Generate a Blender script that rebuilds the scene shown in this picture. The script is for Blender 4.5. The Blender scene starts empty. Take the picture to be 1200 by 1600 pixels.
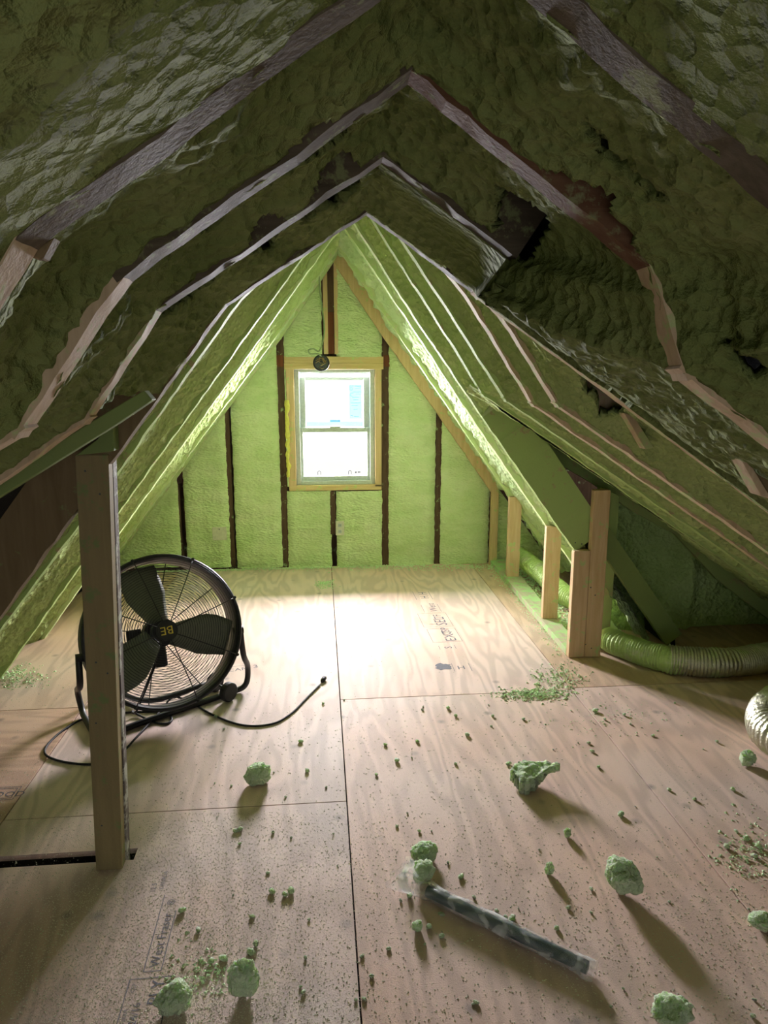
import bpy, bmesh, math, random
import numpy as np
from mathutils import Vector, Matrix, noise
random.seed(7)
S = bpy.context.scene
C = S.collection

# ------------------------------------------------------------------ camera
FPX = 1080.0
TH = math.atan(216.0 / FPX)                      # pitch down
PS = math.atan(102.0 / FPX * math.cos(TH))       # yaw to the right
CAM = Vector((0, 0, 1.5))
FWD = Vector((math.sin(PS) * math.cos(TH), math.cos(PS) * math.cos(TH), -math.sin(TH)))
RGT = Vector((math.cos(PS), -math.sin(PS), 0))
UP = RGT.cross(FWD)
cd = bpy.data.cameras.new('camera')
cam = bpy.data.objects.new('camera', cd)
C.objects.link(cam)
M = Matrix((RGT, UP, -FWD)).transposed().to_4x4()
M.translation = CAM
cam.matrix_world = M
cd.sensor_fit = 'HORIZONTAL'
cd.sensor_width = 36
cd.lens = FPX / 1200.0 * 36
cd.clip_start = 0.02
S.camera = cam

# ------------------------------------------------------------------ light, exposure
w = bpy.data.worlds.new('world'); S.world = w; w.use_nodes = True
w.node_tree.nodes['Background'].inputs[0].default_value = (1.0, 1.0, 0.96, 1)
w.node_tree.nodes['Background'].inputs[1].default_value = 1.05
def area(name, loc, target, sx, sy, power, col):
    l = bpy.data.lights.new(name, 'AREA'); l.shape = 'RECTANGLE'; l.size = sx; l.size_y = sy
    l.energy = power; l.color = col
    o = bpy.data.objects.new(name, l); C.objects.link(o); o.location = loc
    o.rotation_euler = (Vector(target) - Vector(loc)).to_track_quat('-Z', 'Y').to_euler()
    return o
area('daylight', (0.0, 6.3, 1.28), (0.0, 0, 1.2), 3.2, 0.76, 2350, (1.0, 0.93, 0.98))
S.view_settings.view_transform = 'Standard'
S.view_settings.look = 'None'
S.view_settings.exposure = 0.12
S.view_settings.gamma = 1.0
S.view_settings.use_curve_mapping = False
S.cycles.max_bounces = 10
S.cycles.diffuse_bounces = 7
S.cycles.use_denoising = True

# ------------------------------------------------------------------ helpers
def ray(u, v):
    return (FWD + RGT * ((u - 600) / FPX) + UP * ((800 - v) / FPX))
def atY(u, v, Y):
    d = ray(u, v); return CAM + d * (Y / d.y)
def atZ(u, v, z=0.0):
    d = ray(u, v); return CAM + d * ((z - CAM.z) / d.z)
def proj(p):
    d = Vector(p) - CAM; c = d.dot(FWD)
    return 600 + FPX * d.dot(RGT) / c, 800 - FPX * d.dot(UP) / c
def nz(x, y, z, s): return noise.noise(Vector((x * s, y * s, z * s)))

def link(name, me, mat=None, parent=None, smooth=False):
    o = bpy.data.objects.new(name, me); C.objects.link(o)
    if mat: me.materials.append(mat)
    if parent: o.parent = parent
    if smooth: me.polygons.foreach_set('use_smooth', [True] * len(me.polygons))
    return o
def mesh(name, vs, fs, mat=None, parent=None, smooth=False):
    me = bpy.data.meshes.new(name); me.from_pydata([tuple(v) for v in vs], [], fs); me.update()
    return link(name, me, mat, parent, smooth)
def bm_obj(name, bm, mat=None, parent=None, smooth=False):
    me = bpy.data.meshes.new(name); bm.to_mesh(me); bm.free()
    return link(name, me, mat, parent, smooth)
def empty(name, loc=(0, 0, 0), label=None, cat=None, group=None, kind=None):
    o = bpy.data.objects.new(name, None); C.objects.link(o); o.location = loc; o.empty_display_size = .05
    return tag(o, label, cat, group, kind)
def tag(o, label=None, cat=None, group=None, kind=None):
    if label: o['label'] = label
    if cat: o['category'] = cat
    if group: o['group'] = group
    if kind: o['kind'] = kind
    return o
def under(o, parent):
    """parent o, keeping world coordinates baked in its mesh"""
    o.parent = parent
    o.matrix_parent_inverse = Matrix.Translation(parent.location).inverted()
    return o
def box_bm(bm, x0, x1, y0, y1, z0, z1):
    r = bmesh.ops.create_cube(bm, size=1)
    for v in r['verts']:
        v.co = Vector(((x0 + x1) / 2 + v.co.x * (x1 - x0), (y0 + y1) / 2 + v.co.y * (y1 - y0), (z0 + z1) / 2 + v.co.z * (z1 - z0)))
def box(name, x0, x1, y0, y1, z0, z1, mat, parent=None, bev=0.0015):
    bm = bmesh.new(); box_bm(bm, x0, x1, y0, y1, z0, z1)
    if bev: bmesh.ops.bevel(bm, geom=bm.edges[:], offset=bev, segments=1, affect='EDGES')
    o = bm_obj(name, bm, mat)
    if parent: under(o, parent)
    return o
def spline(pts, n):
    """Catmull-Rom through pts, n samples per span"""
    P = [Vector(p) for p in pts]; P = [P[0] * 2 - P[1]] + P + [P[-1] * 2 - P[-2]]
    out = []
    for i in range(1, len(P) - 2):
        for k in range(n):
            t = k / n; a, b, c, d = P[i - 1], P[i], P[i + 1], P[i + 2]
            out.append(0.5 * ((2 * b) + (c - a) * t + (2 * a - 5 * b + 4 * c - d) * t * t + (3 * b - a - 3 * c + d) * t ** 3))
    out.append(P[-2]); return out
def tube_data(path, rad, seg=8, cap=True):
    path = [Vector(p) for p in path]; vs = []; fs = []
    T = (path[1] - path[0]).normalized()
    N = T.orthogonal().normalized()
    for i, p in enumerate(path):
        if 0 < i < len(path) - 1: T2 = (path[i + 1] - path[i - 1]).normalized()
        elif i == 0: T2 = T
        else: T2 = (path[-1] - path[-2]).normalized()
        N = (N - T2 * N.dot(T2)).normalized(); B = T2.cross(N)
        r = rad(i) if callable(rad) else rad
        for k in range(seg):
            a = 2 * math.pi * k / seg
            rr = r if not isinstance(r, tuple) else r[0]
            vs.append(p + (N * math.cos(a) + B * math.sin(a)) * rr)
    n = len(path)
    for i in range(n - 1):
        for k in range(seg):
            a = i * seg + k; b = i * seg + (k + 1) % seg
            fs.append((a, b, b + seg, a + seg))
    if cap:
        fs.append(tuple(range(seg - 1, -1, -1))); fs.append(tuple((n - 1) * seg + k for k in range(seg)))
    return vs, fs
def tube(name, path, rad, mat, parent=None, seg=8):
    v, f = tube_data(path, rad, seg); o = mesh(name, v, f, mat, None, True)
    if parent: under(o, parent)
    return o
class MB:
    def __init__(s): s.v = []; s.f = []
    def add(s, vf):
        n = len(s.v); s.v += list(vf[0]); s.f += [tuple(i + n for i in f) for f in vf[1]]
    def build(s, name, mat, parent=None, smooth=False):
        o = mesh(name, s.v, s.f, mat, None, smooth)
        if parent: under(o, parent)
        return o

# ------------------------------------------------------------------ materials
def newmat(name):
    m = bpy.data.materials.new(name); m.use_nodes = True
    nt = m.node_tree; return m, nt, nt.nodes['Principled BSDF']
def N(nt, t, **kw):
    n = nt.nodes.new(t)
    for k, v in kw.items():
        if k.startswith('i_'): n.inputs[k[2:].replace('_', ' ')].default_value = v
        else: setattr(n, k, v)
    return n
def ramp(nt, fac, stops):
    r = nt.nodes.new('ShaderNodeValToRGB'); e = r.color_ramp.elements
    while len(e) < len(stops): e.new(0.5)
    for q, (p, c) in zip(e, stops): q.position = p; q.color = (c[0], c[1], c[2], 1) if not isinstance(c, (int, float)) else (c, c, c, 1)
    nt.links.new(fac, r.inputs[0]); return r.outputs[0]
def mix(nt, f, a, b):
    m = nt.nodes.new('ShaderNodeMix'); m.data_type = 'RGBA'
    for sock, val in ((m.inputs[0], f), (m.inputs[6], a), (m.inputs[7], b)):
        if hasattr(val, 'is_linked') or hasattr(val, 'links'): nt.links.new(val, sock)
        else: sock.default_value = (val[0], val[1], val[2], 1) if isinstance(val, (tuple, list)) else val
    return m.outputs[2]
def pos(nt, scale=(1, 1, 1), rot=(0, 0, 0)):
    t = nt.nodes.new('ShaderNodeTexCoord'); m = nt.nodes.new('ShaderNodeMapping')
    m.inputs['Scale'].default_value = scale; m.inputs['Rotation'].default_value = rot
    nt.links.new(t.outputs['Object'], m.inputs[0]); return m.outputs[0]
def noi(nt, vec, scale, detail=3, rough=.55, dist=0):
    n = nt.nodes.new('ShaderNodeTexNoise'); n.inputs['Scale'].default_value = scale; n.inputs['Detail'].default_value = detail
    n.inputs['Roughness'].default_value = rough; n.inputs['Distortion'].default_value = dist
    nt.links.new(vec, n.inputs['Vector']); return n.outputs[0]
def bump(nt, bs, h, strength, dist):
    b = nt.nodes.new('ShaderNodeBump'); b.inputs['Strength'].default_value = strength; b.inputs['Distance'].default_value = dist
    nt.links.new(h, b.inputs['Height'])
    if bs.inputs['Normal'].is_linked: nt.links.new(bs.inputs['Normal'].links[0].from_socket, b.inputs['Normal'])
    nt.links.new(b.outputs[0], bs.inputs['Normal'])

def foam_mat(name, c1, c2, c3, bs_=0.6, fine=90, sc=(1, 1, 1)):
    m, nt, b = newmat(name); p = pos(nt, sc)
    a = noi(nt, p, 5, 4); f = noi(nt, p, fine, 3, .6)
    col = ramp(nt, a, [(.3, c1), (.52, c2), (.72, c3)])
    nt.links.new(col, b.inputs['Base Color'])
    b.inputs['Roughness'].default_value = .85; b.inputs['Specular IOR Level'].default_value = .12
    v = nt.nodes.new('ShaderNodeTexVoronoi'); v.inputs['Scale'].default_value = 38; nt.links.new(p, v.inputs['Vector'])
    bump(nt, b, v.outputs['Distance'], 1.0 * bs_, .03)
    bump(nt, b, f, 1.0 * bs_, .014)
    return m
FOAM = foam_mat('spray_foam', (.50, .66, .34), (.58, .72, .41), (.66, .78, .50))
FOAMD = foam_mat('spray_foam_deep_shade', (.13, .165, .05), (.17, .205, .068), (.215, .25, .095))  # same green foam, the near ceiling's dimness put into the colour
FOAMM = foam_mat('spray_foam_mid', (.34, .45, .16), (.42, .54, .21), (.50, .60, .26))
FOAMN = foam_mat('spray_foam_shaded', (.26, .33, .12), (.32, .40, .15), (.38, .46, .19))  # mid and shaded tones: same foam, shade of the farther slopes in the colour
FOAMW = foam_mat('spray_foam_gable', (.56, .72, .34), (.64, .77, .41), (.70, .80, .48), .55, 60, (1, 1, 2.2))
MINT = foam_mat('foam_offcut', (.52, .68, .44), (.62, .76, .52), (.72, .82, .62), 1.0, 160)

_b = MINT.node_tree.nodes['Principled BSDF']; _b.inputs['Subsurface Weight'].default_value = .6; _b.inputs['Subsurface Radius'].default_value = (.02, .025, .015); _b.inputs['Subsurface Scale'].default_value = 1.0

def wood_mat(name, c1, c2, spray=0.0, sprayc=(.34, .47, .15), rough=.7, axis=2):
    m, nt, b = newmat(name)
    sc = [14, 14, 14]; sc[axis] = 1.2
    p = pos(nt, tuple(sc)); p1 = pos(nt)
    g = noi(nt, p, 3.0, 4, .6, .6)
    col = ramp(nt, g, [(.3, c1), (.7, c2)])
    if spray > 0:
        s = noi(nt, p1, 16, 5, .7)
        f = ramp(nt, s, [(.62 - spray * .45, 0.0), (.70 - spray * .45, 1.0)])
        col = mix(nt, f, col, sprayc)
    nt.links.new(col, b.inputs['Base Color']); b.inputs['Roughness'].default_value = rough
    b.inputs['Specular IOR Level'].default_value = .08
    bump(nt, b, noi(nt, p1, 120, 3, .7), .35, .003)
    return m
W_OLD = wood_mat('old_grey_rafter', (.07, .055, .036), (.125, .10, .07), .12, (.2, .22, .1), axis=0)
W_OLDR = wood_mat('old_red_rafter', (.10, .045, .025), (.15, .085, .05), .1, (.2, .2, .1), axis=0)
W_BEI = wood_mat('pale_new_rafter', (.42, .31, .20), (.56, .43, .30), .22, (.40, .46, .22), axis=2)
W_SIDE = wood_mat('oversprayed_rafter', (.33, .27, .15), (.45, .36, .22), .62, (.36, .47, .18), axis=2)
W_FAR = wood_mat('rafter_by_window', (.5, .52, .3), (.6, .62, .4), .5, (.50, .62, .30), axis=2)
W_NEW = wood_mat('framing_pine', (.52, .37, .19), (.66, .49, .28), .08, (.42, .52, .2), axis=2)
W_NEWX = wood_mat('framing_pine_cross', (.52, .38, .16), (.64, .50, .26), .1, (.45, .55, .2), axis=0)
W_KNEE = wood_mat('kneewall_pine', (.50, .34, .19), (.62, .45, .29), .10, (.40, .52, .22), axis=2)
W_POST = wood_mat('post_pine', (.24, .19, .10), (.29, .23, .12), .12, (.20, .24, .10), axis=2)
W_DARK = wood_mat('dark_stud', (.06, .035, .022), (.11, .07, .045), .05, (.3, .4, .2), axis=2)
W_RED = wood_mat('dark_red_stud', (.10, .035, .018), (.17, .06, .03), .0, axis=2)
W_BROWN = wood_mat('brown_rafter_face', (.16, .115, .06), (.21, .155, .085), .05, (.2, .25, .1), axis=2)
W_GREENB = wood_mat('green_misted_board', (.17, .20, .085), (.21, .25, .11), .8, (.19, .25, .09), axis=2)
W_CRUST = wood_mat('crusted_board', (.05, .04, .035), (.30, .26, .24), .3, (.5, .5, .45), axis=2)
def plain(name, col, rough=.5, metal=0.0, spec=.5, nb=0, ns=60):
    m, nt, b = newmat(name); p = pos(nt)
    f = noi(nt, p, ns, 3)
    c2 = tuple(min(1, x * 1.18 + .004) for x in col)
    nt.links.new(ramp(nt, f, [(.35, col), (.7, c2)]), b.inputs['Base Color'])
    b.inputs['Roughness'].default_value = rough; b.inputs['Metallic'].default_value = metal
    b.inputs['Specular IOR Level'].default_value = spec
    if nb: bump(nt, b, f, nb, .003)
    return m
DECK = plain('roof_deck_felt', (.006, .006, .006), .75, 0, .4, 1.0, 160)
BLACK = plain('fan_black_paint', (.010, .010, .011), .45, 0, .4)
BLACKM = plain('fan_matt_black', (.012, .012, .012), .6, 0, .4)
BLADE = plain('fan_blade_grey', (.13, .14, .10), .5, 0, .4)
RUBBER = plain('black_rubber', (.008, .008, .009), .7)
YELL = plain('badge_yellow', (.60, .45, .05), .5)
VINYL = plain('window_vinyl', (.42, .47, .43), .45)
BOXW = plain('outlet_plastic', (.55, .55, .42), .5)
BOXD = plain('grey_plastic_box', (.05, .06, .06), .5)
INK = plain('stamp_ink', (.10, .10, .13), .8)
GAPM = plain('dark_subfloor', (.012, .011, .009), .9)
CORDW = plain('oversprayed_cable', (.25, .33, .17), .6)
YFOAM = plain('yellow_gap_foam', (.62, .58, .12), .7, 0, .3, .8)
STICK = plain('pale_sticker_paper', (.50, .72, .80), .5)
STICKD = plain('sticker_print', (.20, .42, .50), .5)
WIRE = plain('wire_copper', (.35, .25, .12), .4, .8)
def glass_mat():
    m, nt, b = newmat('window_glass')
    b.inputs['Transmission Weight'].default_value = 1; b.inputs['Roughness'].default_value = 0.0; b.inputs['IOR'].default_value = 1.01
    b.inputs['Base Color'].default_value = (1, 1, 1, 1)
    out = nt.nodes['Material Output']
    t = nt.nodes.new('ShaderNodeBsdfTransparent'); g = nt.nodes.new('ShaderNodeBsdfGlossy'); g.inputs['Roughness'].default_value = .02
    mx = nt.nodes.new('ShaderNodeMixShader'); mx.inputs[0].default_value = .06
    nt.links.new(t.outputs[0], mx.inputs[1]); nt.links.new(g.outputs[0], mx.inputs[2]); nt.links.new(mx.outputs[0], out.inputs[0])
    return m
GLASS = glass_mat()
def see_thru(name, col, a):
    m, nt, b = newmat(name); b.inputs['Base Color'].default_value = (*[min(1, c) for c in col], 1)
    t = nt.nodes.new('ShaderNodeBsdfTransparent'); t.inputs[0].default_value = (*[c * .72 for c in col], 1)
    mx = nt.nodes.new('ShaderNodeMixShader'); mx.inputs[0].default_value = a
    nt.links.new(t.outputs[0], mx.inputs[1]); nt.links.new(b.outputs[0], mx.inputs[2]); nt.links.new(mx.outputs[0], nt.nodes['Material Output'].inputs[0]); return m
STICK = see_thru('pale_sticker_film', (.78, .98, 1.04), .1)
STICKD = see_thru('sticker_print', (.36, .56, .66), .3)
def plastic_film():
    m, nt, b = newmat('clear_plastic_film'); out = nt.nodes['Material Output']; p = pos(nt)
    b.inputs['Base Color'].default_value = (.9, .93, .93, 1); b.inputs['Roughness'].default_value = .18
    b.inputs['Specular IOR Level'].default_value = .9
    t = nt.nodes.new('ShaderNodeBsdfTransparent'); mx = nt.nodes.new('ShaderNodeMixShader')
    f = ramp(nt, noi(nt, p, 18, 2, .5, .8), [(.42, .10), (.72, .60)])
    nt.links.new(f, mx.inputs[0]); nt.links.new(t.outputs[0], mx.inputs[1]); nt.links.new(b.outputs[0], mx.inputs[2])
    nt.links.new(mx.outputs[0], out.inputs[0]); return m
FILM = plastic_film()
TEAL = plain('dark_teal_roll', (.010, .035, .045), .3, 0, .7)
def duct_mat(name, green):
    m, nt, b = newmat(name); p = pos(nt)
    f = ramp(nt, noi(nt, p, 9, 4, .6), [(.60 - green * .5, 0.0), (.75 - green * .4, 1.0)])
    col = mix(nt, f, (.62, .62, .50), (.42, .58, .20))
    nt.links.new(col, b.inputs['Base Color'])
    r = nt.nodes.new('ShaderNodeMath'); r.operation = 'MULTIPLY_ADD'; nt.links.new(f, r.inputs[0]); r.inputs[1].default_value = -.8; r.inputs[2].default_value = .85
    nt.links.new(r.outputs[0], b.inputs['Metallic']); b.inputs['Roughness'].default_value = .38
    bump(nt, b, noi(nt, p, 60, 3, .6, .8), .9, .006)
    return m
DUCTG = duct_mat('foil_duct_oversprayed', .75)
DUCTS = duct_mat('foil_duct_silver', .12)
def ply_mat(name, tint, seed, rot):
    m, nt, b = newmat(name)
    tc = nt.nodes.new('ShaderNodeTexCoord'); mp = nt.nodes.new('ShaderNodeMapping')
    mp.inputs['Location'].default_value = (seed * 3.1, seed * 1.7, seed); mp.inputs['Rotation'].default_value = (0, 0, rot)
    nt.links.new(tc.outputs['Object'], mp.inputs[0]); p0 = mp.outputs[0]
    mp2 = nt.nodes.new('ShaderNodeMapping'); mp2.inputs['Scale'].default_value = (3.2, .55, 1); nt.links.new(p0, mp2.inputs[0])
    base = noi(nt, mp2.outputs[0], 1.3, 3, .5, .3)
    mul = nt.nodes.new('ShaderNodeMath'); mul.operation = 'MULTIPLY'; mul.inputs[1].default_value = 62; nt.links.new(base, mul.inputs[0])
    sn = nt.nodes.new('ShaderNodeMath'); sn.operation = 'SINE'; nt.links.new(mul.outputs[0], sn.inputs[0])
    ml = nt.nodes.new('ShaderNodeMath'); ml.operation = 'MULTIPLY_ADD'; ml.inputs[1].default_value = .5; ml.inputs[2].default_value = .5; nt.links.new(sn.outputs[0], ml.inputs[0])
    g = ml.outputs[0]
    c0 = tuple(x * .80 for x in tint)
    col = ramp(nt, g, [(0.1, c0), (.75, tint)])
    big = ramp(nt, noi(nt, p0, 1.1, 3), [(.3, 0.0), (.7, 1.0)])
    warm = tuple((tint[0] * 1.0, tint[1] * .82, tint[2] * .70))
    col = mix(nt, big, col, mix(nt, g, tuple(x * .82 for x in warm), warm))
    # knots
    v = nt.nodes.new('ShaderNodeTexVoronoi'); v.inputs['Scale'].default_value = 5.5; v.inputs['Randomness'].default_value = 1
    nt.links.new(p0, v.inputs['Vector'])
    kf = ramp(nt, v.outputs['Distance'], [(.03, .85), (.13, 0.0)])
    col = mix(nt, kf, col, tuple(x * .42 for x in tint))
    # pale foam dust lying in patches
    d = ramp(nt, noi(nt, p0, 320, 2, .7), [(.56, 0.0), (.64, .8)])
    dens = ramp(nt, noi(nt, p0, 1.6, 3), [(.35, .15), (.65, .75)])
    mm = nt.nodes.new('ShaderNodeMath'); mm.operation = 'MULTIPLY'; nt.links.new(d, mm.inputs[0]); nt.links.new(dens, mm.inputs[1])
    col = mix(nt, mm.outputs[0], col, (.72, .70, .58))
    d2 = ramp(nt, noi(nt, p0, 210, 2, .7), [(.64, 0.0), (.70, .55)])
    col = mix(nt, d2, col, tuple(x * .45 for x in tint))
    nt.links.new(col, b.inputs['Base Color']); b.inputs['Roughness'].default_value = .62
    b.inputs['Specular IOR Level'].default_value = .14
    bump(nt, b, g, .12, .002); bump(nt, b, noi(nt, p0, 260, 3, .7), .35, .003)
    return m

# ------------------------------------------------------------------ roof frames, traced as rafter lines in real depth
L = {
 'A': (.75, [(726, -112), (45, 385), (-60, 555), (-200, 655)]),
 'B': (1.11, [(640, 125), (200, 437), (42, 675), (-150, 800)]),
 'C': (1.5, [(597, 252), (250, 488), (141, 657), (-60, 800)]),
 'D': (1.97, [(573, 335), (355, 478), (120, 802), (-60, 1052)]),
 'b': (2.65, [(573, 290), (378, 468), (180, 748), (-60, 1068)]),
 'E': (3.40, [(550, 340), (475, 402), (125, 887), (-20, 1092)]),
 'F': (3.95, [(537, 357), (520, 373), (128, 916), (50, 1028)]),
 'G': (4.84, [(528, 390), (452, 500), (231, 800), (160, 896)]),
 'W': (5.26, [(527, 402), (445, 522), (233, 805), (178, 880)]),
}
R = {
 'A': (.75, [(726, -112), (1400, 474), (1385, 560), (1750, 830)]),
 'B': (1.11, [(640, 125), (1003, 420), (1056, 586), (1350, 812)]),
 'C': (1.5, [(597, 252), (795, 402), (750, 462), (1260, 838)]),
 'D': (1.97, [(573, 335), (736, 455), (742, 463), (1260, 845)]),
 'c': (2.30, [(585, 262), (796, 517), (867, 633), (1260, 907)]),
 'b': (2.58, [(580, 285), (725, 462), (830, 632), (1260, 932)]),
 'd': (2.86, [(575, 300), (700, 487), (787, 625), (1260, 952)]),
 'e': (3.14, [(572, 332), (697, 527), (753, 617), (1260, 967)]),
 'E': (3.45, [(550, 347), (643, 492), (750, 649), (894, 858), (1010, 1023)]),
 'F': (3.95, [(537, 357), (633, 497), (730, 645), (854, 825), (950, 963)]),
 'G': (4.84, [(528, 390), (620, 522), (700, 638), (796, 779), (875, 893)]),
 'W': (5.26, [(527, 402), (605, 520), (690, 641), (775, 765), (850, 872)]),
}
def frame3(F, k):
    Y, pts = F[k]; return [atY(u, v, Y) for u, v in pts]
def outn(p, q, side):
    d = (q - p).normalized()
    n = Vector((-d.z, 0, d.x)) if side > 0 else Vector((d.z, 0, -d.x))
    return n
L3 = {k: frame3(L, k) for k in L}; R3 = {k: frame3(R, k) for k in R}
for F3, ks in ((L3, 'ABC'), (R3, 'ABCDcbde')):      # carry the low slopes on towards the eaves
    for k in ks: P = F3[k]; P[-1] = P[-1] + (P[-1] - P[-2]).normalized() * (1.1 if k in 'ABC' else .6)
ceiling = empty('ceiling', kind='structure')

def rafter(p, q, side, depth, th, mat, name='rafter', jit=.003, ext=.012, shift=0.0, parent=None):
    """a board in a plane of constant Y whose inner edge runs from p to q"""
    n = outn(p, q, side); d = (q - p); Ln = d.length; d.normalize()
    p = p - d * ext; Ln += 2 * ext; ns = max(2, int(Ln / .035)); vs = []; fs = []
    for i in range(ns + 1):
        c = p + d * (Ln * i / ns) - n * shift
        j1 = jit * (1.0 + 2 * nz(c.x, c.y, c.z, 18)); j2 = jit * 2 * nz(c.x + 3, c.y, c.z, 25)
        vs += [c + Vector((0, -th / 2 + j2, 0)) + n * j1, c + Vector((0, th / 2 + j2, 0)) + n * j1 * .5,
               c + Vector((0, th / 2, 0)) + n * depth, c + Vector((0, -th / 2, 0)) + n * depth]
    for i in range(ns):
        for k in range(4):
            a = i * 4 + k; b = i * 4 + (k + 1) % 4; fs.append((a, b, b + 4, a + 4))
    fs.append((3, 2, 1, 0)); fs.append((ns * 4, ns * 4 + 1, ns * 4 + 2, ns * 4 + 3))
    return mesh(name, vs, fs, mat, parent or ceiling)
def resample(P, counts, side, lo, hi):
    out = []; nn = []; ss = []
    if lo == 0: P = [P[0] - (P[1] - P[0]).normalized() * .07] + list(P[1:])
    for s in range(lo, hi):
        n = outn(P[s], P[s + 1], side)
        for i in range(counts[s]):
            out.append(P[s].lerp(P[s + 1], i / counts[s])); nn.append(n); ss.append(s)
    out.append(P[hi]); nn.append(nn[-1]); ss.append(hi - 1)
    # smooth normals at the breaks
    m = []
    for i in range(len(nn)):
        v = Vector()
        for j in range(-3, 4): v += nn[max(0, min(len(nn) - 1, i + j))]
        m.append(v.normalized())
    resample.seg = ss
    return out, m
HOLES = []   # polygons (pixels) where the foam is missing and the black felt shows
def inpoly(x, y, poly):
    c = False; j = len(poly) - 1
    for i in range(len(poly)):
        xi, yi = poly[i]; xj, yj = poly[j]
        if (yi > y) != (yj > y) and x < (xj - xi) * (y - yi) / (yj - yi) + xi: c = not c
        j = i
    return c
def foam_patch(P0, P1, side, lo, hi, mat, rec=.03, amp=.02, res=.014, hw0=.02, hw1=.02, holes=(), name='foam_fill', bulge=0, edge=.006, parent=None, lump=9.0, over=.008, cob=.0045):
    counts = [max(2, int(max((P0[s + 1] - P0[s]).length, (P1[s + 1] - P1[s]).length) / res)) for s in range(min(len(P0), len(P1)) - 1)]
    a, na = resample(P0, counts, side, lo, hi); b, nb = resample(P1, counts, side, lo, hi)
    sg_ = resample.seg
    recs = [rec[k] if isinstance(rec, tuple) else rec for k in sg_]
    recs = [sum(recs[max(0, min(len(recs) - 1, i + j))] for j in range(-4, 5)) / 9 for i in range(len(recs))]
    m = len(a); nt_ = max(8, int((P1[0].y - P0[0].y) / res))
    vs = []; dead = set()
    for i in range(m):
        A = a[i] + Vector((0, hw0, 0)); B = b[i] - Vector((0, hw1, 0))
        A0 = A - Vector((0, over * max(0, .25 + 1.6 * nz(A.x, A.y, A.z, 14) + .9 * nz(A.x, A.y, A.z, 50)), 0))
        B0 = B + Vector((0, over * max(0, .25 + 1.6 * nz(B.x, B.y + 5, B.z, 14) + .9 * nz(B.x, B.y, B.z, 50)), 0))
        for j in range(nt_ + 1):
            t = j / nt_
            p = A0.lerp(B0, t); n = na[i].lerp(nb[i], t).normalized()
            w_ = math.sin(math.pi * t)
            e = min(1, 5 * min(t, 1 - t))
            q = p
            big = nz(q.x, q.y, q.z, 3.2) * 1.2; mid = nz(q.x + 9, q.y, q.z, lump)
            rid = 1 - abs(nz(q.x, q.y + 7, q.z, lump * 2.3)) * 2.4
            fine = nz(q.x, q.y, q.z, 48)
            off = edge * (1 + nz(q.x, q.y, q.z, 20)) * (1 - e) + e * (recs[i] * (.6 + .4 * w_) + amp * (big + .6 * mid)) - bulge * w_
            cell = noise.voronoi(Vector((q.x * 34 + nz(q.x, q.y, q.z, 9), q.y * 34, q.z * 34)))[0]
            off += (amp * .22 * rid + amp * .22 * fine) * (.35 + .65 * e) - amp * .1 + (cell[0] - (cell[1] - cell[0]) * .8) * cob * (.3 + .7 * e)
            if e < 1: off = max(off, -.006)
            vs.append(p + n * off)
    hp = [h for h in holes]
    if hp:
        for idx, p in enumerate(vs):
            u, v = proj(p)
            u += 7 * nz(p.x, p.y, p.z, 22); v += 7 * nz(p.x + 4, p.y, p.z, 22)
            for h in hp:
                if inpoly(u, v, h): dead.add(idx); break
    fs = []; W_ = nt_ + 1
    for i in range(m - 1):
        for j in range(nt_):
            q = (i * W_ + j, i * W_ + j + 1, (i + 1) * W_ + j + 1, (i + 1) * W_ + j)
            if dead and sum(k in dead for k in q) >= 2: continue
            fs.append(q if side > 0 else q[::-1])
    o = mesh(name, vs, fs, mat, parent or ceiling, True)
    if hp:      # give the torn rim its thickness
        md = o.modifiers.new('thick', 'SOLIDIFY'); md.thickness = .03; md.offset = 1 if False else -1
    return o

def seg_r(P, s, side, depth, th, mat, **kw): return rafter(P[s], P[s + 1], side, depth, th, mat, **kw)
def deck(F3, order, side, off=.17):
    rows = []
    for k in order:
        P = F3[k]
        ns = [outn(P[i], P[i + 1], side) for i in range(len(P) - 1)]
        row = [P[0] + Vector((0, 0, off * 1.2))]
        for i in range(1, len(P) - 1): row.append(P[i] + (ns[i - 1] + ns[i]).normalized() * off)
        e = P[-1] + ns[-1] * off; row.append(e); 
        while len(row) < 5: row.append(row[-1] + Vector((.01 * side, 0, -.01)))
        row.append(Vector((row[-1].x + side * .05, row[-1].y, -.3)))
        rows.append(row)
    vs = [p for r in rows for p in r]; n = len(rows[0]); fs = []
    for i in range(len(rows) - 1):
        for j in range(n - 1):
            fs.append((i * n + j, i * n + j + 1, (i + 1) * n + j + 1, (i + 1) * n + j))
    o = mesh('roof_deck', vs, fs, DECK, ceiling)
    md = o.modifiers.new('t', 'SOLIDIFY'); md.thickness = .02; md.offset = 1
    return o
# the roof goes on behind the camera (not seen, closes the attic)
for F3 in (L3, R3):
    F3['Z'] = [Vector((p.x, -1.6, p.z)) for p in F3['A']]
R3['H'] = [R3['E'][0], R3['E'][1], atY(762, 640, 3.90), atY(1275, 1000, 3.90) + Vector((.5, 0, -.36))]
deck(L3, 'ZABCDbEFGW', -1); deck(R3, 'ZABCDcbdeH', 1); deck(R3, 'EFGW', 1)

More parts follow.
